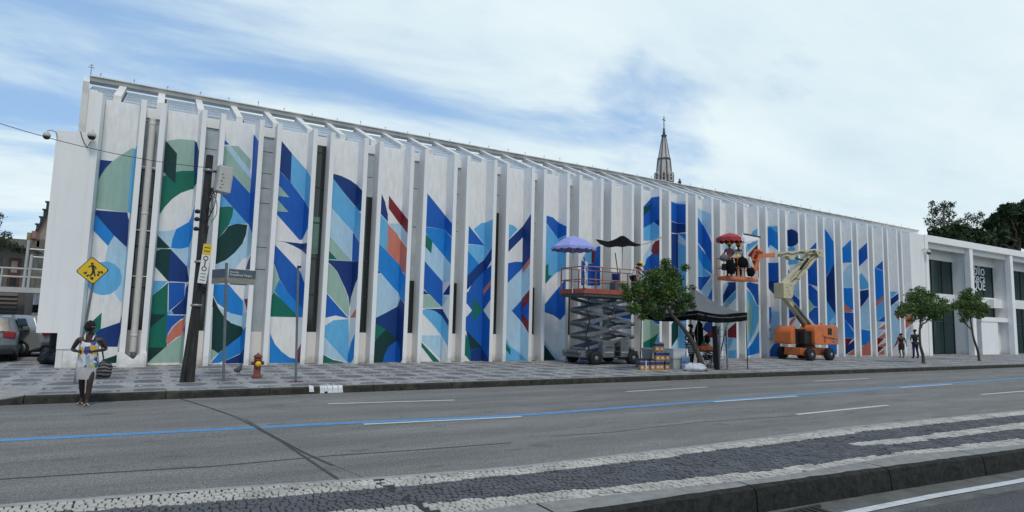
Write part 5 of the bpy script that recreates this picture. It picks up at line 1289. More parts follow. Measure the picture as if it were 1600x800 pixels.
for k in range(8):
    a = R(22.5+45*k); c_, s_ = math.cos(a), math.sin(a)
    MB().bar(((rb+(rb-rm)*.25)*c_, (rb+(rb-rm)*.25)*s_, zb2), (rm*c_, rm*s_, zm), .14, .14).build('rib', 'stonedark', CSp); MB().bar((rm*.94*c_, rm*.94*s_, zm+.16), (rtp*c_, rtp*s_, zt_), .09, .09).build('rib', 'stonedark', CSp)
    a2 = R(45*k); zl = zb_+(zm-zb_)*.3; rr_ = (rb+(rm-rb)*.3)*.955; n_ = Vector((math.cos(a2), math.sin(a2), 0)); t_ = Vector((-n_.y, n_.x, 0))
    for (w, h, d_, m_, nm) in ((.62, 1.15, .12, 'stone', 'lucarne'), (.26, .8, .16, 'black', 'louvre_opening')):
        P_ = [n_*(rr_+d_)+t_*w/2*a_+Vector((0, 0, zl+z_)) for a_, z_ in ((-1, -h/2), (1, -h/2), (1, h/4), (0, h*.72), (-1, h/4))]; Q_ = [p-n_*(.45+d_) for p in P_]
        MB().add(P_+Q_, [(0, 1, 2, 3, 4)]+[(i, i+5, (i+1) % 5+5, (i+1) % 5) for i in range(5)]).build(nm, m_, CSp)
    MB().add([n_*(rr_+.17)+t_*a_+Vector((0, 0, zl+z_)) for a_, z_ in ((-.25, -.05), (.25, -.05), (.25, .05), (-.25, .05))], [(0, 1, 2, 3)]).build('louvre_slat', 'stone', CSp)
for px, py, lab in ((1013.5, 278, 'small dark stone pinnacle left of the church spire'), (1062, 279, 'tall thin stone pinnacle right of the church spire')):
    p = on_y(px, py, yS); h = 1.6 if px > 1040 else .8
    e = empty('stone_pinnacle', (p.x, yS, S), lab, 'pinnacle'); z = p.z-S
    MB().lathe((0, 0, 0), [(.3, 0), (.3, z-h), (.22, z-h), (.2, z-.5), (.26, z-.45), (.14, z-.3), (.04, z)], 8).build('shaft', 'stonedark', e); MB().box((-.16, -.03, z-.12), (.16, .03, z-.05)).build('finial', 'stonedark', e)
# ---------------------------------------------------------------- cars at the left
def car(loc, rz, paint, label, L_=4.1, Wd=1.75, Ht=1.5, hatch=True, plate=True):
    """hatchback seen from behind; +y is forward, rear at y=0"""
    e = empty('parked_car', loc, label, 'car', rz=rz); w = Wd/2
    prof = [(.0, .35), (-.06, .55), (.0, .82), (.12, .95), (.42, Ht-.06), (.8, Ht), (1.9, Ht), (2.4, Ht-.1), (3.15, .98), (3.9, .84), (L_, .6), (L_, .3), (3.6, .22), (.35, .22)]
    def shell(f, sc=1.): return [(y, z) for y, z in prof]
    vs = []; n = len(prof)
    secs = [(-1, .0), (-.93, .0), (-.6, 0), (0, 0), (.6, 0), (.93, 0), (1, 0)]
    for s_, _ in secs:
        for (y, z) in prof:
            tum = 1-.22*max(0, (z-.9)/(Ht-.9)) if z > .9 else 1
            inset = .07*abs(s_)**4
            vs.append((s_*w*tum, y+(inset if y < 1.5 else -inset), z-(.05 if abs(s_) == 1 and z > 1.2 else 0)))
    fs = [(i*n+k, i*n+(k+1) % n, (i+1)*n+(k+1) % n, (i+1)*n+k) for i in range(len(secs)-1) for k in range(n)]+[tuple(range(n-1, -1, -1)), tuple(range((len(secs)-1)*n, len(secs)*n))]
    b = MB().add(vs, fs); o = b.build('body', paint, e, bevel=.035)
    MB().add([(-w*.72, .135, .98), (w*.72, .135, .98), (w*.62, .40, Ht-.1), (-w*.62, .40, Ht-.1)], [(0, 1, 2, 3)]).build('rear_window', 'glass', e).location = (0, -.03, .01)
    for s_ in (-1, 1):
        V_ = [(s_*w*.985, .45, .95), (s_*w*.985, 2.95, .97), (s_*w*.83, 2.3, Ht-.14), (s_*w*.82, .75, Ht-.12)]
        MB().add([(x+s_*.022, y, z) for x, y, z in V_], [(0, 1, 2, 3)]).build('side_window', 'glass', e)
        MB().box((s_*w*.73-.16, -.035, .78), (s_*w*.73+.16, .12, .98)).build('tail_light', 'taillight', e, bevel=.03)
        for y in (.72, 3.25):
            wl_ = MB().lathe((s_*(w-.1), y, .31), [(.2, -.11*1), (.31, -.1), (.32, 0), (.31, .1), (.2, .11)], 20, axis='x').build('wheel', 'rubber', e)
            MB().lathe((s_*(w-.1)+s_*.09, y, .31), sorted([(.2, 0), (.19, s_*.02), (.03, s_*.028)], key=lambda t: t[1]), 10, axis='x').build('rim', 'rim', wl_)
        MB().box((s_*(w+.1)-.1, 2.35, .95), (s_*(w+.1)+.1, 2.5, 1.1)).build('wing_mirror', paint, e, bevel=.03)
    MB().box((-w*.9, -.09, .26), (w*.9, .05, .42)).build('rear_bumper', 'black', e, bevel=.02)
    MB().box((-.26, -.072, .6), (.26, -.058, .72)).build('number_plate', 'boxgrey', e)
    MB().box((-w*.55, -.07, .8), (w*.5, -.045, .83)).build('chrome_strip', 'steel', e)
    return e
M['taillight'] = mat('red_tail_light', (.28, .012, .015), .2, .1, 5, spec=.6); M['rim'] = mat('alloy_rim', (.35, .36, .37), .35, .1, 5, metal=.8)
M['carA'] = mat('grey_green_car_paint', (.12, .14, .145), .3, .05, 3, metal=.3, coat=.6); M['carB'] = mat('silver_car_paint', (.33, .35, .37), .3, .05, 3, metal=.3, coat=.6); M['carC'] = mat('red_car_paint', (.16, .015, .012), .3, .05, 3, coat=.6)
car((-4.45, 25.6, S), R(6), 'carA', 'grey hatchback seen from behind at the left edge of the photo')
car((-2.8, 28.7, S), R(62), 'carB', 'silver hatchback parked beyond the grey hatchback')
car((-3.35, 31.8, S), R(40), 'carC', 'dark red car partly hidden behind the blank end wall')
# ---------------------------------------------------------------- scissor lift
M['liftgrey'] = mat('scissor_grey_steel', (.17, .185, .2), .5, .18, 5, .2, 30, metal=.3, dirt=.5, dcol=(.06, .06, .06))
M['liftdark'] = mat('chassis_dark_grey', (.06, .066, .072), .55, .2, 5, dirt=.4, dcol=(.12, .11, .1))
M['liftred'] = mat('faded_red_steel', (.33, .075, .05), .6, .2, 6, dirt=.55, dcol=(.28, .16, .13))
M['railred'] = mat('pinkish_red_rail', (.38, .16, .13), .6, .2, 9, dirt=.4, dcol=(.35, .33, .31))
X0, Y0 = 15.55, 20.45
SL = empty('scissor_lift', (X0, Y0, S), 'raised grey scissor lift with a faded red railed platform in front of the mural', 'lift')
LW = 1.6; LL = 3.0
def wheel(par, x, y, z, r, wd, side, rimm='rim', hub=.5):
    w_ = MB().lathe((x, y, z), [(r*.6, -wd/2), (r*.93, -wd/2), (r, -wd*.3), (r, wd*.3), (r*.93, wd/2), (r*.6, wd/2)], 24, axis='y').build('wheel', 'rubber', par)
    s_ = -1 if side < 0 else 1
    MB().lathe((x, y+s_*wd*.42, z), sorted([(r*.6, 0), (r*.55, -s_*.03), (r*.3, s_*.02), (r*.1, s_*.05)], key=lambda t: t[1]), 16, axis='y').build('rim', rimm, w_)
    tr_ = MB()
    for k in range(18):
        a = 2*math.pi*k/18; c = Vector((math.cos(a), 0, math.sin(a))); tr_.bar(Vector((x, y-wd*.45, z))+c*(r+.004), Vector((x, y+wd*.45, z))+c*(r+.004), r*.12, .016, upv=tuple(c))
    o = tr_.build('tread', 'rubber', w_, kind='stuff'); return w_
for x in (.5, 2.5):
    for y, sd in ((.02, -1), (LW-.02, 1)): wheel(SL, x, y, .28, .28, .24, sd)
MB().box((.0, .2, .26), (LL, LW-.2, .55)).build('chassis', 'liftdark', SL, bevel=.02)
MB().box((-.12, .12, .3), (.1, LW-.12, .58)).build('end_bumper', 'liftgrey', SL, bevel=.02); MB().box((-.16, .3, .4), (-.121, LW-.4, .5)).build('bumper_plate', 'liftdark', SL)
for y in (.25, LW-.35): MB().lathe((-.14, y, .5), [(.05, -.02), (.05, .02)], 12, axis='x').build('lamp', 'cantin', SL)
MB().box((.88, -.02, .3), (1.5, .34, .98)).build('control_box', 'liftgrey', SL, bevel=.015); MB().box((1.85, -.02, .3), (2.28, .34, .98)).build('control_box', 'liftgrey', SL, bevel=.015)
for z in (.32, .52, .75): MB().box((1.5, 0, z), (1.85, .3, z+.025)).build('ladder_step', 'liftdark', SL)
MB().box((1.05, -.026, .68), (1.4, -.0205, .76)).build('label_plate', 'liftdark', SL); MB().box((1.0, -.026, .5), (1.46, -.0205, .53)).build('stripe', 'plastic', SL); MB().box((1.9, -.026, .5), (2.25, -.0205, .53)).build('stripe', 'plastic', SL)
zd = on_y(915.5, 460, Y0).z-S-.08; z0_ = .62; ns = 4; hz = (zd-z0_)/ns
for k in range(ns):
    for y, off in ((.28, 0), (LW-.28, 0)):
        MB().bar((.25, y, z0_+k*hz+.03), (2.7, y, z0_+(k+1)*hz-.03), .07, .13).build('scissor_arm', 'liftgrey', SL)
        MB().bar((2.7, y+.09, z0_+k*hz+.03), (.25, y+.09, z0_+(k+1)*hz-.03), .07, .13).build('scissor_arm', 'liftgrey', SL)
        MB().lathe((1.475, y+.04, z0_+(k+.5)*hz), [(.06, -.12), (.06, .12)], 10, axis='y').build('pivot_pin', 'steel', SL)
    for x in (.25, 2.7): 
        MB().tube([(x, .2, z0_+k*hz), (x, LW-.2, z0_+k*hz)], .06, 10).build('cross_tube', 'liftgrey', SL)
        MB().lathe((x, .24, z0_+k*hz), [(.09, -.05), (.09, .05)], 12, axis='y').build('knuckle', 'liftgrey', SL)
MB().bar((1.0, LW*.5, z0_+.2), (1.9, LW*.5, z0_+hz*2.4), .14, .14).build('hydraulic_ram', 'steel', SL); MB().bar((1.9, LW*.5, z0_+hz*2.2), (2.2, LW*.5, z0_+hz*3.2), .09, .09).build('ram_rod', 'rim', SL)
MB().tube([(.3, .15, .6), (.1, .1, 1.2), (.3, .15, 1.8), (.1, .1, 2.4), (.3, .15, zd)], .02, 6).build('hose', 'wire', SL)
PX0, PX1 = -.12, 4.6
MB().box((PX0, -.02, zd), (PX1, LW+.05, zd+.13)).build('platform_frame', 'liftdark', SL, bevel=.01)
MB().box((PX0-.01, -.05, zd+.132), (PX1, -.015, zd+.33)).build('toe_board', 'liftred', SL); MB().box((PX0-.01, LW+.03, zd+.132), (PX1, LW+.06, zd+.33)).build('toe_board', 'liftred', SL); MB().box((PX0-.04, -.05, zd+.132), (PX0-.012, LW+.06, zd+.33)).build('toe_board', 'liftred', SL)
for y in (-.03, LW+.04):
    for z in (.72, 1.25): MB().tube([(PX0, y, zd+z), (PX1, y, zd+z)], .022, 8).build('guard_rail', 'railred', SL)
    for k in range(6): MB().bar((PX0+(PX1-PX0)*k/5, y, zd+.33), (PX0+(PX1-PX0)*k/5, y, zd+1.25), .045, .045).build('rail_post', 'railred', SL)
for z in (.72, 1.25): MB().tube([(PX0, -.03, zd+z), (PX0, LW+.04, zd+z)], .022, 8).build('guard_rail', 'railred', SL)
for x, w in ((PX0+.0, .05),):
    for k in range(6): MB().bar((x+.02*math.sin(k), -.09, zd+.35+k*.16), (x-.03*math.sin(k*2), -.09, zd+.5+k*.16), .09, .03).build('wrapped_rag', 'plastic', SL)
MB().bar((PX0, LW*.55, zd+.36), (PX0, LW*.55, zd+1.25), .04, .04).build('rail_post', 'railred', SL)
# things on the platform
M['bluebucket'] = mat('blue_bucket', (.03, .07, .26), .4, .15, 6)
zP = S+zd+.13
p = on_y(963, 434, 21.2); T(MB().lathe((0, 0, 0), [(.15, 0), (.19, .34), (.2, .36), (.18, .36), (.14, .03)], 20), 'bucket', 'bluebucket', 'large blue bucket standing on a box on the lift platform', 'bucket', (p.x, 21.2, zP+.62))
T(MB().box((-.22, -.2, 0), (.25, .2, .6)), 'tool_box', 'greycloth', 'grey box under the blue bucket on the lift platform', 'box', (p.x, 21.2, zP), bevel=.03)
T(MB().tube([(0, 0, 0), (-.22, 0, 1.15)], .022, 6), 'roller_handle', 'black', 'black roller handle leaning up from the blue bucket', 'paint roller', (p.x+.1, 21.15, zP+.75))
p = on_y(925, 430, 21.0); T(MB().tube([(0, 0, 0), (.03, 0, 1.6)], .03, 6), 'roll_of_fabric', 'bluebucket', 'narrow blue roll standing on the lift platform by the umbrella pole', 'roll', (p.x, 21.6, zP))
# umbrella
M['umb'] = mat('violet_blue_fabric', (.27, .30, .62), .6, .12, 6, .2, 20); M['umb2'] = mat('pale_underside_fabric', (.4, .4, .47), .7, .1, 6)
def umbrella(loc, r, h, mats, label, polez, n=8, tilt=0, val=.13, seed=1, name='sun_umbrella', sub=3):
    e = empty(name, loc, label, 'umbrella'); e.rotation_euler.y = tilt
    for k in range(n):
        vs = []; G = 6
        for i in range(G+1):
            rr_ = r*i/G
            for j in range(sub+1):
                a = 2*math.pi*(k+j/sub)/n; sag = 1-.06*math.sin(math.pi*j/sub)*(i/G); vs.append((rr_*sag*math.cos(a), rr_*sag*math.sin(a), h*(1-(i/G)**1.7)+.0))
        fs = [(i*(sub+1)+j, (i+1)*(sub+1)+j, (i+1)*(sub+1)+j+1, i*(sub+1)+j+1) for i in range(G) for j in range(sub)]
        MB().add(vs, fs, smooth=True).build('canopy_panel', mats[k % len(mats)], e)
        vv = []
        for j in range(7):
            a = 2*math.pi*(k+j/6)/n; sag = 1-.06*math.sin(math.pi*j/6); vv += [(r*sag*math.cos(a), r*sag*math.sin(a), 0), (r*sag*1.01*math.cos(a), r*sag*1.01*math.sin(a), -val*(.65+.35*abs(math.sin(math.pi*j/6*2))))]
        MB().add(vv, [(2*j, 2*j+1, 2*j+3, 2*j+2) for j in range(6)]).build('valance', mats[k % len(mats)], e)
        a = 2*math.pi*k/n; MB().tube([(0, 0, h*.62), (r*math.cos(a)*.97, r*math.sin(a)*.97, .005)], .008, 4).build('rib', 'steel', e)
    MB().tube([(0, 0, h+.06), (0, 0, polez)], .02, 8).build('pole', 'plastic', e); return e
uc = on_y(895.5, 388, 21.1); ux = 70/FPX*(uc-Vector((0, 0, H))).dot(fw)/2
umbrella((uc.x, 21.1, uc.z+.02), ux*1.0, .5, ['umb'], 'violet blue sun umbrella standing on the scissor lift platform', zP-uc.z, seed=2)
# black tarp
def sheet3(P00, P10, P11, P01, sag, name, m, label, cat, n=12, peak=None):
    o0 = (P00+P11)/2; vs = []
    for i in range(n+1):
        for j in range(n+1):
            s_, t = i/n, j/n; p = P00*(1-s_)*(1-t)+P10*s_*(1-t)+P11*s_*t+P01*(1-s_)*t
            p = p-Vector((0, 0, sag*4*(s_*(1-s_)+t*(1-t))*.5)); 
            if peak: w = math.exp(-((s_-peak[0])**2+(t-peak[1])**2)*14); p = p+Vector((0, 0, peak[2]*w))
            p += Vector((0, 0, .02*math.sin(s_*17+t*9))); vs.append(p-o0)
    b = MB().add(vs, [(i*(n+1)+j, (i+1)*(n+1)+j, (i+1)*(n+1)+j+1, i*(n+1)+j+1) for i in range(n) for j in range(n)], smooth=True); return T(b, name, m, label, cat, o0)
tarp = sheet3(on_y(929, 374, 22.2), on_y(1001, 381, 22.0), on_y(1000, 384, 20.9), on_y(946, 386, 20.9), .05, 'tarp', 'black_cloth', 'black tarp stretched over a pole above the lift platform', 'tarp', peak=(.55, .5, .42))
MB().tube([on_y(1000, 383, 21.5)-tarp.location, on_y(1012, 380, 22.2)-tarp.location, on_y(1034, 370, D)-tarp.location], .012, 5).build('rope', 'wire', tarp)
p = on_y(972.5, 370, 21.5); T(MB().tube([(0, 0, 0), (0, 0, p.z-zP)], .022, 8), 'tarp_pole', 'plastic', 'thin white pole propping up the black tarp on the lift', 'pole', (p.x, 21.5, zP))
# ---------------------------------------------------------------- boom lift
M['liftorange'] = mat('orange_machine_paint', (.60, .15, .04), .45, .14, 3, coat=.15, dirt=.4, dcol=(.35, .14, .08))
M['boomcream'] = mat('cream_boom_paint', (.50, .45, .29), .5, .1, 3, dirt=.35, dcol=(.3, .27, .18))
YB = 21.45
def bx(px, py, y=YB): return on_y(px, py, y)
BL0 = Vector((31.45, YB, S)); BM = empty('boom_lift', BL0, 'orange wheeled boom lift with a folded cream arm reaching left to a basket', 'boom lift')
def rb_(px, py, y=YB): return bx(px, py, y)-BL0
for x in (-.85, .85):
    for y, sd in ((-.83, -1), (.83, 1)): wheel(BM, x, y, .33, .33, .28, sd, 'rim')
MB().box((-1.15, -.5, .28), (1.15, .5, .66)).build('chassis', 'liftorange', BM, bevel=.03)
for x in (-.85, .85): MB().box((x-.09, -.72, .24), (x+.09, .72, .42)).build('axle', 'liftorange', BM)
MB().lathe((0, 0, .66), [(.5, 0), (.5, .12), (.42, .16)], 24).build('turntable_ring', 'liftdark', BM)
tl = rb_(1231, 530).x; tr2 = rb_(1288, 530).x; zt0, zt1 = .84, rb_(1260, 507).z
md0, md1 = rb_(1239.5, 530).x, rb_(1251, 530).x
def hood(x0, x1, y0, y1, z0, z1, nm, roundl, roundr):
    P_ = []; rr_ = .42
    for a in range(7): 
        t = R(180-a*15); P_.append((x0+(rr_ if roundl else 0)+(rr_*math.cos(t) if roundl else 0), z1-rr_+rr_*math.sin(t)) if roundl else (x0, z1))
    for a in range(7):
        t = R(90-a*15); P_.append((x1-rr_*.7+rr_*.7*math.cos(t), z1-rr_*.7+rr_*.7*math.sin(t)) if roundr else (x1, z1))
    P_ += [(x1, z0+.08), (x1-.06, z0), (x0+.06, z0), (x0, z0+.08)]
    q = []
    for p in P_:
        if not q or (Vector(p)-Vector(q[-1])).length > 1e-3: q.append(p)
    return MB().prism(q, y0, y1, 'y').build(nm, 'liftorange', BM, bevel=.05)
h1 = hood(md1, tr2, -.85, .1, zt0, zt1, 'engine_cover', True, True); h2 = hood(tl, md0, -.2, .85, zt0, zt1-.1, 'tank_cover', True, False)
MB().box((md0-.1, -.3, zt0), (md1+.5, .5, zt1-.25)).build('turret_frame', 'black', BM, bevel=.02)
MB().box((md0+.03, -.66, zt0+.05), (md1-.005, -.3, zt1-.35)).build('valve_bank', 'black', BM, bevel=.03)
xw0, xw1 = rb_(1271, 520).x, rb_(1277, 520).x
MB().box((xw0, -.87, zt0+.55), (xw1, -.846, zt0+.9)).build('control_panel', 'black', BM); MB().box((xw1+.25, -.868, zt0+.45), (xw1+.5, -.848, zt0+.72)).build('decal', 'signtan', BM)
MB().bar((xw0-.45, -.875, zt0+.52), (xw1+.5, -.875, zt0+.36), .06, .1).build('cover_ridge', 'liftorange', BM)
for x in (xw0-.3, xw1+.15): MB().box((x, -.868, zt0+.12), (x+.05, -.848, zt0+.42)).build('latch', 'black', BM)
MB().lathe((tr2-.3, 0, zt1-.01), [(.05, 0), (.05, .14), (.02, .17)], 10).build('beacon', 'liftorange', BM)
def bar(a, b_, w, h, nm, m, dy=0): return MB().bar(a+Vector((0, dy, 0)), b_+Vector((0, dy, 0)), w, h).build(nm, m, BM, bevel=.012)
A = rb_(1264, 512); B_ = rb_(1224, 461); bar(A, B_, .3, .3, 'lower_arm', 'boomcream'); bar(rb_(1271, 509), rb_(1233, 461), .12, .1, 'lower_link', 'boomcream', .12); bar(rb_(1262, 509), rb_(1236, 476), .1, .1, 'lift_cylinder', 'poleGrey', -.25)
bar(rb_(1249, 511), rb_(1238, 494), .08, .08, 'cylinder', 'black', -.28)
MB().prism([(v.x, v.z) for v in (rb_(1216.5, 442), rb_(1229, 441), rb_(1233, 450), rb_(1232, 463), rb_(1228, 467), rb_(1217, 466))], -.3, .3, 'y').build('elbow_tower', 'boomcream', BM, bevel=.02)
MB().box((rb_(1217, 455).x-.005, -.2, rb_(1217, 464).z), (rb_(1222, 455).x, .2, rb_(1222, 443).z)).build('tower_cover', 'signtan', BM)
bar(rb_(1230, 450), rb_(1276, 397), .26, .25, 'upper_arm', 'boomcream'); bar(rb_(1225, 443), rb_(1268, 394), .2, .13, 'upper_link', 'boomcream', .1)
bar(rb_(1250, 421), rb_(1262, 404), .12, .1, 'cylinder', 'black', -.02)
MB().prism([(v.x, v.z) for v in (rb_(1267, 391), rb_(1279, 391), rb_(1279, 402), rb_(1273, 402))], -.26, .26, 'y').build('head_knuckle', 'boomcream', BM, bevel=.02)
bar(rb_(1273, 393), rb_(1208, 398.5), .22, .26, 'main_boom', 'boomcream'); MB().prism([(v.x, v.z) for v in (rb_(1228, 400), rb_(1240, 399), rb_(1239, 406), rb_(1232, 406))], -.13, .13, 'y').build('boom_bracket', 'boomcream', BM)
bar(rb_(1239, 403.5), rb_(1252, 407), .1, .08, 'cylinder', 'black', -.1)
bar(rb_(1208, 398.8), rb_(1186, 399.5), .2, .22, 'boom_extension', 'liftorange')
for k in range(6):
    a = rb_(1247+k*1.5, 394.5-k*.1); MB().box((a.x-.02, -.118, a.z-.07), (a.x+.015, -.1115, a.z+.06)).build('boom_letter', 'signblack', BM)
bar(rb_(1186, 393), rb_(1175, 427), .1, .16, 'jib_arm', 'liftorange', -.12); bar(rb_(1183, 392), rb_(1171, 420), .1, .1, 'jib_arm', 'liftorange', .12); MB().lathe(tuple(rb_(1185, 393)), [(.13, -.2), (.13, .2)], 14, axis='y').build('jib_pivot', 'liftorange', BM)
# hoses, decals and fasteners on the arm
for d0, d1, dd_ in (((1264, 512), (1226, 462), -.2), ((1228, 448), (1273, 398), -.16), ((1270, 395), (1212, 399.5), -.14)):
    a, b_ = rb_(*d0), rb_(*d1); pts = [a.lerp(b_, t/8)+Vector((0, dd_, .05+.05*math.sin(t*2.3))) for t in range(9)]; MB().tube(pts, .018, 5).build('hydraulic_hose', 'wire', BM)
for px, py in ((1224, 455), (1226, 460), (1222, 449), (1228, 446), (1274, 395), (1262, 509)): q = rb_(px, py); MB().lathe((q.x, -.31, q.z), [(.045, 0), (.045, .03)], 8, axis='y').build('pin_head', 'steel', BM)
for (px, py, w, h) in ((1242, 436, .5, .12), (1216, 399.5, .3, .1), (1281, 531, .35, .12), (1234, 531, .25, .12)): q = rb_(px, py); MB().box((q.x-w/2, -.87 if py > 500 and px > 1260 else -.21 if py > 500 else -.14, q.z-h/2), (q.x+w/2, -.853 if py > 500 and px > 1260 else -.204 if py > 500 else -.128, q.z+h/2)).build('worn_decal', 'signtan', BM)
# basket
bz0 = rb_(1150, 439).z; bxl = rb_(1130, 435).x; bxr = rb_(1176, 435).x
def rbq(px): return rb_(px, 430).x
MB().box((bxl, -.45, bz0), (bxr-.35, .4, bz0+.2)).build('basket_floor', 'liftorange', BM, bevel=.05); MB().box((bxr-.35, -.3, bz0+.03), (bxr+.1, .3, bz0+.16)).build('basket_mount', 'liftorange', BM, bevel=.03)
for y in (-.45, .4):
    for z in (.62, 1.12): MB().tube([(bxl, y, bz0+z), (bxr-.1, y, bz0+z)], .022, 8).build('basket_rail', 'liftorange', BM)
    for k in range(5): x = bxl+(bxr-.1-bxl)*k/4; MB().tube([(x, y, bz0+.2), (x, y, bz0+1.12)], .022, 8).build('basket_post', 'liftorange', BM)
for x in (bxl, bxr-.1):
    for z in (.62, 1.12): MB().tube([(x, -.45, bz0+z), (x, .4, bz0+z)], .022, 8).build('basket_rail', 'liftorange', BM)
BZ = bz0+S+.2
# bags and gear hung on the basket
def gear(px, py, y, rx, rz_, m, nm, lab, seed): p = bx(px, py, y); blob(rx, .14, rz_, 3, seed, m, nm, lab, 'bag', (p.x, y, p.z))
gear(1143, 428, YB-.55, .24, .4, 'black_cloth', 'gear_bag', 'black bag hung on the left of the lift basket', 4)
gear(1161, 418, YB-.58, .34, .3, 'black_cloth', 'gear_bag', 'dark bag hung in the middle of the lift basket rail', 6)
gear(1173, 432, YB-.55, .24, .3, 'black_cloth', 'gear_bag', 'black bag hung low at the right of the lift basket', 8)
gear(1132, 408, YB-.2, .3, .2, 'greycloth', 'gear_bag', 'grey bundle on the left rail of the lift basket', 12)
gear(1171, 419, YB-.6, .1, .32, 'bag', 'white_cloth', 'white cloth hanging from the right side of the lift basket', 15)
p = bx(1126, 418); T(MB().box((-.15, -.12, -.16), (.15, .12, .16)).box((-.4, -.02, .0), (-.15, .02, .03)), 'work_lamp', 'black', 'small black lamp box sticking out left of the lift basket', 'lamp', (p.x, YB-.3, p.z), bevel=.02)
M['umbred'] = mat('red_umbrella_fabric', (.34, .035, .04), .6, .12, 6, .2, 20); M['umbwhite'] = mat('white_umbrella_fabric', (.55, .54, .54), .6, .1, 6, .2, 20)
uc = bx(1143, 377); ur = 25/FPX*(uc-Vector((0, 0, H))).dot(fw)*.75
umbrella((uc.x-.1, YB, uc.z+.15), ur*1.12, .26, ['umbred', 'umbred', 'umbwhite', 'umbred'], 'red and white sun umbrella over the boom lift basket', BZ-uc.z-.15, val=.24)
sheet3(bx(1160, 364, YB+.5), bx(1187, 372, YB+.3), bx(1184, 375, YB-.6), bx(1161, 383, YB-.6), .04, 'shade_cloth', 'umbwhite', 'pale cloth stretched right of the red umbrella over the basket', 'cloth', n=8)
T(MB().bar((0, 0, 0), bx(1188, 370.5, YB-.6)-bx(1162, 365.5, YB-.6), .05, .07), 'cloth_batten', 'black', 'dark batten along the top of the pale basket cloth', 'batten', bx(1162, 365.5, YB-.6))
# ---------------------------------------------------------------- people
M['skin_dark'] = mat('dark_brown_skin', (.04, .022, .015), .5, .15, 9)
M['skin_mid'] = mat('brown_skin', (.11, .06, .04), .5, .15, 9)
M['hair'] = mat('black_hair', (.008, .007, .007), .8, .3, 30, 1., 60)
M['tee_black'] = mat('black_shirt', (.015, .014, .014), .85, .3, 8, .4, 14)
M['tee_white'] = mat('white_shirt', (.5, .5, .5), .8, .1, 8, .4, 14)
M['jeans'] = mat('dark_blue_trousers', (.02, .025, .05), .85, .25, 8, .4, 14)
M['skirt'] = mat('pale_grey_skirt', (.46, .43, .42), .85, .1, 8, .5, 10)
M['helmet'] = mat('yellow_helmet', (.7, .45, .02), .35, .06, 6); M['straw'] = mat('straw_hat', (.5, .4, .2), .8, .15, 14, .5, 40)
M['shoe'] = mat('white_shoe', (.5, .5, .5), .6, .1, 6); M['sandal'] = mat('brown_sandal', (.16, .10, .06), .7, .2, 8)
M['pinkshirt'] = mat('faded_red_shirt', (.2, .07, .07), .85, .2, 8); 
def floral():
    m = bpy.data.materials.new('floral_top'); m.use_nodes = True; n = m.node_tree.nodes; l = m.node_tree.links; b = n['Principled BSDF']; t = n.new('ShaderNodeTexCoord')
    v = n.new('ShaderNodeTexVoronoi'); v.inputs['Scale'].default_value = 11; nz_ = n.new('ShaderNodeTexNoise'); nz_.inputs['Scale'].default_value = 6
    l.new(t.outputs['Object'], nz_.inputs[0]); a = n.new('ShaderNodeMixRGB'); a.inputs[0].default_value = .12; l.new(t.outputs['Object'], a.inputs[1]); l.new(nz_.outputs['Color'], a.inputs[2]); l.new(a.outputs[0], v.inputs[0])
    s = n.new('ShaderNodeSeparateXYZ'); l.new(v.outputs['Color'], s.inputs[0]); r = n.new('ShaderNodeValToRGB'); l.new(s.outputs[0], r.inputs[0]); r.color_ramp.interpolation = 'CONSTANT'
    e = r.color_ramp.elements; e[0].position = 0; e[0].color = (.62, .62, .62, 1); e[1].position = .42; e[1].color = (.6, .38, .05, 1)
    for p, c in ((.58, (.02, .16, .28)), (.66, (.62, .62, .6)), (.76, (.06, .08, .3)), (.83, (.45, .08, .1)), (.9, (.55, .45, .1))): q = e.new(p); q.color = (*c, 1)
    l.new(r.outputs[0], b.inputs['Base Color']); b.inputs['Roughness'].default_value = .8; return m
M['floral'] = floral()
def patterned(name, c1, c2, sc):
    m = bpy.data.materials.new(name); m.use_nodes = True; n = m.node_tree.nodes; l = m.node_tree.links; b = n['Principled BSDF']; t = n.new('ShaderNodeTexCoord')
    w = n.new('ShaderNodeTexWave'); w.bands_direction = 'Z'; w.inputs['Scale'].default_value = sc; w.inputs['Distortion'].default_value = 6; w.inputs['Detail'].default_value = 2; l.new(t.outputs['Object'], w.inputs[0])
    r = n.new('ShaderNodeValToRGB'); l.new(w.outputs[0], r.inputs[0]); r.color_ramp.interpolation = 'CONSTANT'; r.color_ramp.elements[0].color = (*c1, 1); r.color_ramp.elements[1].position = .68; r.color_ramp.elements[1].color = (*c2, 1)
    l.new(r.outputs[0], b.inputs['Base Color']); b.inputs['Roughness'].default_value = .8; return m
M['bagpat'] = patterned('black_white_bag_pattern', (.012, .012, .014), (.14, .14, .15), 5); M['shortspat'] = patterned('white_shorts_black_pattern', (.5, .5, .5), (.02, .02, .02), 4)
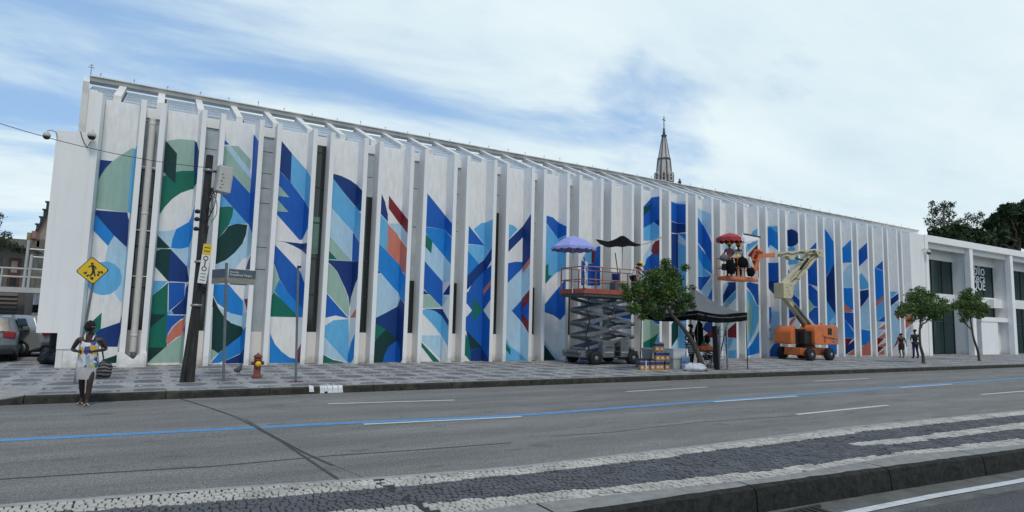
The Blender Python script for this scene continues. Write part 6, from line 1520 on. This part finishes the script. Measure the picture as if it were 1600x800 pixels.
def skin(name, V, E, Rd, m, parent, root=0, sub=2):
    me = bpy.data.meshes.new(name); me.from_pydata([tuple(v) for v in V], E, [])
    o = bpy.data.objects.new(name, me); COL.objects.link(o); md = o.modifiers.new('s', 'SKIN'); md.use_smooth_shade = True; md.branch_smoothing = .6
    if not me.skin_vertices: 
        bm = bmesh.new(); bm.from_mesh(me); bm.verts.layers.skin.verify(); bm.to_mesh(me); bm.free()
    for i, r in enumerate(Rd):
        r = r if isinstance(r, tuple) else (r, r); me.skin_vertices[0].data[i].radius = r; me.skin_vertices[0].data[i].use_root = (i == root)
    if sub: ss = o.modifiers.new('u', 'SUBSURF'); ss.levels = sub; ss.render_levels = sub
    dg = bpy.context.evaluated_depsgraph_get(); nm = bpy.data.meshes.new_from_object(o.evaluated_get(dg)); bpy.data.objects.remove(o)
    nm.materials.clear(); nm.materials.append(M[m]); nm.name = name; nm.polygons.foreach_set('use_smooth', [True]*len(nm.polygons))
    q = bpy.data.objects.new(name, nm); COL.objects.link(q); q.parent = parent; return q
def person(loc, rz, label, pose={}, h=1.75, skinm='skin_dark', top=('tee_black', 'short'), bottom=('jeans', 'long'), hair='short', shoes='tee_black', wide=1., head_turn=0., female=False, grip=.5):
    """local frame: faces -y, x to the person's left; joints in metres for a 1.75 m figure"""
    e = empty('person', loc, label, 'person', rz=rz); s = h/1.75; Vv = Vector
    J = dict(pel=(0, 0, .95), spi=(0, .01, 1.13), che=(0, .01, 1.33), nek=(0, .01, 1.49), hb=(0, -.005, 1.57), hc=(0, -.01, 1.645), ht=(0, .0, 1.70))
    for sd, n_ in ((1, 'l'), (-1, 'r')):
        J.update({'sh'+n_: (.175*sd, .01, 1.42), 'el'+n_: (.24*sd, .03, 1.14), 'wr'+n_: (.25*sd, -.05, .89), 'hp'+n_: (.095*sd, 0, .90), 'kn'+n_: (.105*sd, -.02, .5), 'an'+n_: (.11*sd, .03, .085), 'to'+n_: (.125*sd, -.13, .03)})
    J.update(pose); J = {k: Vv(v) for k, v in J.items()}
    w = wide
    V, E, Rd = [], [], []
    ix = {}
    def vt(k, r, p=None): ix[k] = len(V); V.append(J[k] if p is None else p); Rd.append(r); return ix[k]
    def ed(a, b): E.append((ix[a], ix[b]))
    vt('pel', (.135*w, .105*w)); vt('spi', (.118*w, .095*w)); vt('che', (.145*w, .105*w)); vt('nek', .052); vt('hb', .062); vt('hc', (.078, .088)); vt('ht', (.062, .07))
    for a, b in (('pel', 'spi'), ('spi', 'che'), ('che', 'nek'), ('nek', 'hb'), ('hb', 'hc'), ('hc', 'ht')): ed(a, b)
    fx = math.sin(head_turn); fy = -math.cos(head_turn); f = Vv((fx, fy, 0)); rr2 = Vv((-fy, fx, 0))
    hd = (J['ht']-J['hb']).normalized()
    vt('nose', .014, J['hc']+f*.098-hd*.02); ed('hc', 'nose'); vt('chin', .03, J['hb']+f*.055-hd*.005); ed('hb', 'chin')
    for sd, n_ in ((1, 'l'), (-1, 'r')):
        vt('sh'+n_, .062); vt('ua'+n_, .052, J['sh'+n_].lerp(J['el'+n_], .5)); vt('el'+n_, .038); vt('fa'+n_, .036, J['el'+n_].lerp(J['wr'+n_], .4)); vt('wr'+n_, .024)
        for a, b in (('che', 'sh'), ('sh', 'ua'), ('ua', 'el'), ('el', 'fa'), ('fa', 'wr')): ed(a if a == 'che' else a+n_, b+n_)
        d = (J['wr'+n_]-J['el'+n_]).normalized(); side = d.cross(Vv((0, 1, 0)) if abs(d.y) < .8 else Vv((0, 0, 1))).normalized(); nrm = d.cross(side)
        if n_ == 'r': pass
        vt('pa'+n_, (.034, .018), J['wr'+n_]+d*.05); ed('wr'+n_, 'pa'+n_)
        for k, ln in enumerate((.066, .075, .07, .055)):
            b0 = J['wr'+n_]+d*.08+side*(.026-.0175*k); c0 = (nrm*grip*.5+d).normalized(); c1 = (nrm*grip*1.4+d).normalized()
            vt('f%d%s' % (k, n_), .0095, b0); ed('pa'+n_, 'f%d%s' % (k, n_)); vt('g%d%s' % (k, n_), .0085, b0+c0*ln*.5); ed('f%d%s' % (k, n_), 'g%d%s' % (k, n_)); vt('h%d%s' % (k, n_), .007, b0+c0*ln*.5+c1*ln*.5); ed('g%d%s' % (k, n_), 'h%d%s' % (k, n_))
        vt('t0'+n_, .012, J['wr'+n_]+d*.035+side*.036+nrm*.012); ed('pa'+n_, 't0'+n_); vt('t1'+n_, .009, J['wr'+n_]+d*.075+side*.055+nrm*.028); ed('t0'+n_, 't1'+n_)
        vt('hp'+n_, .088*w); vt('th'+n_, .078*w, J['hp'+n_].lerp(J['kn'+n_], .45)); vt('kn'+n_, .052*w); vt('ca'+n_, .052*w, J['kn'+n_].lerp(J['an'+n_], .32)+Vv((0, .015, 0))); vt('an'+n_, .034); vt('to'+n_, (.038, .024))
        for a, b in (('pel', 'hp'), ('hp', 'th'), ('th', 'kn'), ('kn', 'ca'), ('ca', 'an'), ('an', 'to')): ed(a if a == 'pel' else a+n_, b+n_)
    skin('body', V, E, Rd, skinm, e)
    # clothes: shells over the same joints
    def shell(name, keys, edges, m, grow, scl={}):
        vv = []; rd = []; ii = {}
        for k in keys:
            p, r = (V[ix[k]], Rd[ix[k]]) if k in ix else (keys[k])
            r = r if isinstance(r, tuple) else (r, r); g = scl.get(k, 0)
            ii[k] = len(vv); vv.append(p); rd.append((r[0]+grow+g, r[1]+grow+g))
        return skin(name, vv, [(ii[a], ii[b]) for a, b in edges], rd, m, e)
    tm, tt = top
    K = {'pel': 0, 'spi': 0, 'che': 0}; K = ['spi', 'pel', 'che', 'shl', 'shr']; Ed = [('spi', 'pel'), ('spi', 'che'), ('che', 'shl'), ('che', 'shr')]
    if tt in ('short', 'long'): K += ['ual', 'uar']; Ed += [('shl', 'ual'), ('shr', 'uar')]
    if tt == 'long': K += ['ell', 'elr', 'fal', 'far', 'wrl', 'wrr']; Ed += [('ual', 'ell'), ('uar', 'elr'), ('ell', 'fal'), ('elr', 'far'), ('fal', 'wrl'), ('far', 'wrr')]
    if tt == 'tank':
        K = ['spi', 'pel', 'che']; Ed = [('spi', 'pel'), ('spi', 'che')]
        o = shell('top', K, Ed, tm, .02, {'pel': .012, 'spi': .014})
        for sd in (-1, 1): MB().tube([J['che']+Vv((sd*.07, -.115*w, .05)), J['che']+Vv((sd*.085, -.07, .13)), J['che']+Vv((sd*.08, .0, .165)), J['che']+Vv((sd*.075, .1*w, .06))], .014, 6).build('shoulder_strap', tm, e)
    else: shell('top', K, Ed, tm, .014, {'pel': .01, 'spi': .016})
    if tt == 'tank' and bottom[1] == 'skirt':
        o_ = [c for c in e.children if c.name.startswith('top')][0]; bpy.data.objects.remove(o_)
        c = J['spi']; n = 28; rows = [(.80, .205, .165), (.9, .20, .16), (1.0, .185, .15), (1.12, .168, .14), (1.22, .172, .142), (1.3, .165, .135), (1.345, .15, .118)]
        vs = [(c.x+(rx+.01*math.sin(k*2.3+i*1.1)*(1-i/8))*w/1.18*math.cos(2*math.pi*k/n), c.y-.005+(ry+.008*math.sin(k*1.7+i))*w/1.18*math.sin(2*math.pi*k/n), z+(.03*math.cos(4*math.pi*k/n) if i == 6 else 0)) for i, (z, rx, ry) in enumerate(rows) for k in range(n)]
        MB().add(vs, [(i*n+k, i*n+(k+1) % n, (i+1)*n+(k+1) % n, (i+1)*n+k) for i in range(len(rows)-1) for k in range(n)], smooth=True).build('top', tm, e)
    bm_, bt = bottom
    if bt == 'skirt':
        c = J['pel']; a_, b_ = J['knl'], J['knr']; n = 24; rows = [(c.z-.1 if tt == 'tank' else c.z+.06, .155*w, .128*w), (c.z-.13, .165*w, .134*w), (c.z-.2, .168*w, .138*w), (c.z-.30, .165*w, .138*w), (J['knl'].z+.05, .155*w, .13*w)]
        vs = [(c.x+(rx+.008*math.sin(k*1.9+i))*math.cos(2*math.pi*k/n), c.y+(ry+.008*math.sin(k*2.7))*math.sin(2*math.pi*k/n), z) for i, (z, rx, ry) in enumerate(rows) for k in range(n)]
        MB().add(vs, [(i*n+k, i*n+(k+1) % n, (i+1)*n+(k+1) % n, (i+1)*n+k) for i in range(len(rows)-1) for k in range(n)], smooth=True).build('skirt', bm_, e)
    else:
        K = ['pel', 'hpl', 'hpr', 'thl', 'thr', 'knl', 'knr']; Ed = [('pel', 'hpl'), ('pel', 'hpr'), ('hpl', 'thl'), ('hpr', 'thr'), ('thl', 'knl'), ('thr', 'knr')]
        if bt == 'long': K += ['cal', 'car', 'anl', 'anr']; Ed += [('knl', 'cal'), ('knr', 'car'), ('cal', 'anl'), ('car', 'anr')]
        shell('trousers' if bt == 'long' else 'shorts', K, Ed, bm_, .016, {'anl': .012, 'anr': .012, 'knl': .012 if bt != 'long' else 0, 'knr': .012 if bt != 'long' else 0})
    for n_ in 'lr':
        a, t = J['an'+n_], J['to'+n_]; dd = (t-a); dd.z = 0; dd.normalize()
        if shoes == 'sandal': MB().bar(Vv((a.x, a.y, 0))-dd*.07+Vv((0, 0, .012)), Vv((t.x, t.y, .012))+dd*.05, .09, .022).build('sandal', 'sandal', e, bevel=.008); MB().tube([Vv((t.x, t.y, .03))+Vv((-.045, .02, 0)), Vv((t.x, t.y, .065))+Vv((0, .02, 0)), Vv((t.x, t.y, .03))+Vv((.045, .02, 0))], .01, 6).build('sandal_strap', 'shoe', e)
        else: skin('shoe', [a-dd*.03-Vv((0, 0, .03)), a.lerp(t, .5)+Vv((0, 0, -.01)), t+dd*.02+Vv((0, 0, .012))], [(0, 1), (1, 2)], [(.045, .045), (.046, .042), (.046, .032)], shoes, e, sub=1)
    # hair, eyes
    hc, ht = J['hc'], J['ht']; bk = -f
    if hair == 'afro':
        o = blob(.1, .108, .125, 3, 3, 'hair', 'hair', '', 'x', (0, 0, 0))
    elif hair == 'short': o = blob(.098, .105, .062, 3, 5, 'hair', 'hair', '', 'x', (0, 0, 0))
    elif hair == 'bun': o = blob(.105, .11, .08, 3, 6, 'hair', 'hair', '', 'x', (0, 0, 0))
    elif hair == 'long': o = blob(.12, .12, .17, 3, 6, 'hair', 'hair', '', 'x', (0, 0, 0))
    elif hair == 'helmet':
        o = MB().lathe((0, 0, 0), [(.155, -.0), (.15, .012), (.125, .02), (.12, .06), (.1, .11), (.06, .14), (.0, .15)], 22).build('helmet', 'helmet', e); o.location = hc+Vv((0, 0, .015)); o.rotation_euler = hd.to_track_quat('Z', 'Y').to_euler()
        MB().box((-.06, -.2, -.006), (.06, -.1, .008)).build('peak', 'helmet', o, bevel=.004)
        o = blob(.093, .1, .05, 3, 5, 'hair', 'hair', '', 'x', (0, 0, 0)); off = -.05
    if 'label' in o: del o['label'], o['category']
    o.parent = e; o.location = hc+bk*.03+hd*(-.085 if hair in ('afro', 'bun') else .0 if hair == 'short' else -.13 if hair == 'long' else -.06)+(hd*0)
    for sd in (-1, 1):
        p = hc+f*.078+rr2*sd*.03+hd*.008
        MB().lathe((0, 0, 0), [(.001, -.012), (.012, 0), (.001, .012)], 8).build('eye', 'shoe', e).location = p
        MB().lathe((0, 0, 0), [(.001, -.006), (.006, 0), (.001, .006)], 6).build('pupil', 'hair', e).location = p+f*.008
        MB().lathe((0, 0, 0), [(.004, -.03), (.018, -.01), (.02, .015), (.004, .03)], 8).build('ear', skinm, e).location = hc+rr2*sd*.088-f*.0
    mo = MB().box((-.024, -.004, -.005), (.024, .006, .005)).build('mouth', 'pinkshirt', e, bevel=.003); mo.location = hc+f*.08-hd*.052; mo.rotation_euler.z = math.atan2(f.y, f.x)+math.pi/2
    e.scale = (s, s, s); return e
# woman crossing the road
wf = on_z(131, 633, 0)
wo = person((wf.x, wf.y, 0), R(-8), 'woman in a floral top and pale skirt stepping off the kerb onto the road', h=1.66, wide=1.18, head_turn=R(50), top=('floral', 'tank'), bottom=('skirt', 'skirt'), hair='afro', shoes='sandal', grip=1.0,
    pose=dict(shl=(.195, .01, 1.40), shr=(-.195, .01, 1.40), elr=(-.31, .03, 1.16), wrr=(-.13, -.2, 1.13), ell=(.31, .04, 1.17), wrl=(.12, -.2, 1.14), knl=(.09, -.10, .5), anl=(.07, -.12, .085), tol=(.10, -.28, .03), knr=(-.08, .0, .5), anr=(-.075, .16, .12), tor=(-.085, .03, .03)))
wo.name = 'person'
hb_ = blob(.15, .1, .2, 3, 21, 'bagpat', 'shoulder_bag', 'black and white patterned bag hanging beside the woman in the floral top', 'bag', (0, 0, 0))
wp_ = wf+Vector((.28, -.02, .52)); hb_.location = wp_
MB().tube([(0, 0, .3), (-.05, .02, .55), (-.09, .02, .78)], .016, 6).build('strap', 'bagpat', hb_)
MB().box((-.04, -.075, -.012), (.04, .075, .0)).build('pouch', 'tee_black').location = (0, 0, 0)
pch = bpy.data.objects['pouch']; pch.location = wf+Vector((-.02, -.27, 1.10)); tag(pch, 'small dark purse held in both hands by the woman in the floral top', 'purse')
# walkers by the far trees, seen from behind
f1 = on_z(1409, 559, S); f2 = on_z(1431, 560, S)
person(f1, R(180-32), 'woman in a short black dress walking away near the end of the mural', h=1.58, wide=1.12, skinm='skin_mid', top=('tee_black', 'short'), bottom=('tee_black', 'skirt'), hair='bun', shoes='sandal',
    pose=dict(ell=(.3, .05, 1.16), wrl=(.36, -.02, .93), elr=(-.3, .03, 1.16), wrr=(-.36, .02, .92), knl=(.09, -.08, .5), anl=(.09, .02, .1), tol=(.1, -.13, .03), anr=(-.09, .1, .1), tor=(-.1, -.03, .03)))
person(f2, R(180-30), 'man in a black shirt and dark trousers walking away beside the wide crowned tree', h=1.8, skinm='skin_dark', top=('tee_black', 'short'), bottom=('jeans', 'long'), hair='short', shoes='tee_black',
    pose=dict(ell=(.32, .06, 1.17), wrl=(.16, -.18, 1.12), elr=(-.32, .06, 1.17), wrr=(-.16, -.18, 1.12), anl=(.1, -.04, .085), tol=(.11, -.2, .03), anr=(-.1, .08, .1), tor=(-.11, -.06, .03)))
# under the tent
p = on_y(1080, 560, 18.9); p.z = S
person(p, R(20), 'man in a black top and patterned shorts standing under the tent with hand on hip', h=1.76, wide=1.35, skinm='skin_dark', top=('tee_black', 'short'), bottom=('shortspat', 'short'), hair='short', shoes='shoe',
    pose=dict(elr=(-.4, .08, 1.18), wrr=(-.2, -.02, 1.0), ell=(.3, .05, 1.16), wrl=(.3, -.06, .92), knl=(.12, -.03, .5), knr=(-.12, -.02, .5), anl=(.16, .02, .085), tol=(.2, -.14, .03), anr=(-.15, .02, .085), tor=(-.2, -.13, .03)))
cp = Vector(bpy.data.objects['folding_chair'].location)
person(cp+Vector((0, 0, -.48)), R(10), 'person in a white shirt sitting on the folding chair behind the orange bundles', h=1.7, skinm='skin_mid', top=('tee_white', 'short'), bottom=('jeans', 'long'), hair='long', shoes='tee_black',
    pose=dict(knl=(.13, -.42, .98), knr=(-.13, -.42, .98), anl=(.13, -.42, .56), anr=(-.13, -.42, .56), tol=(.14, -.56, .51), tor=(-.14, -.56, .51), ell=(.26, -.06, 1.16), wrl=(.12, -.28, 1.08), elr=(-.26, -.06, 1.16), wrr=(-.12, -.28, 1.08)))
# worker on the scissor lift, bending to the right
p = on_y(990, 440, 21.3); p.z = zP
person(p, R(75), 'worker in a yellow helmet and black clothes bending forward on the scissor lift platform', h=1.72, skinm='skin_mid', top=('tee_white', 'tank'), bottom=('tee_black', 'long'), hair='helmet', shoes='tee_black', head_turn=0,
    pose=dict(spi=(0, -.03, 1.11), che=(0, -.12, 1.28), nek=(0, -.2, 1.42), hb=(0, -.26, 1.47), hc=(0, -.32, 1.51), ht=(0, -.345, 1.56), shl=(.17, -.14, 1.36), shr=(-.17, -.14, 1.36), ell=(.22, -.34, 1.18), wrl=(.15, -.5, 1.05), elr=(-.22, -.34, 1.18), wrr=(-.15, -.5, 1.05)))
# two workers in the basket, seen from behind
p = on_y(1140, 420, YB-.1); p.z = BZ
person(p, R(180-25), 'left one of two helmeted workers in the boom lift basket, in a faded red shirt', h=1.7, skinm='skin_mid', top=('pinkshirt', 'short'), bottom=('tee_black', 'long'), hair='helmet', pose=dict(ell=(.26, -.12, 1.16), wrl=(.2, -.34, 1.2), elr=(-.26, -.12, 1.16), wrr=(-.2, -.34, 1.2)))
p = on_y(1154, 420, YB-.05); p.z = BZ
person(p, R(180-25), 'right one of two helmeted workers in the boom lift basket, in a white shirt', h=1.72, skinm='skin_mid', top=('tee_white', 'short'), bottom=('tee_black', 'long'), hair='helmet', pose=dict(ell=(.26, -.12, 1.16), wrl=(.2, -.34, 1.2), elr=(-.26, -.12, 1.16), wrr=(-.2, -.34, 1.2)))
hp_ = on_y(1154, 402, YB-.32); hat = MB().lathe((0, 0, 0), [(.22, 0), (.21, .012), (.1, .02), (.095, .09), (.07, .12), (.0, .125)], 24).build('straw_hat', 'straw'); hat.location = hp_; hat.rotation_euler = (R(80), 0, R(10)); tag(hat, 'round straw hat hanging on the back of the right worker in the basket', 'hat')
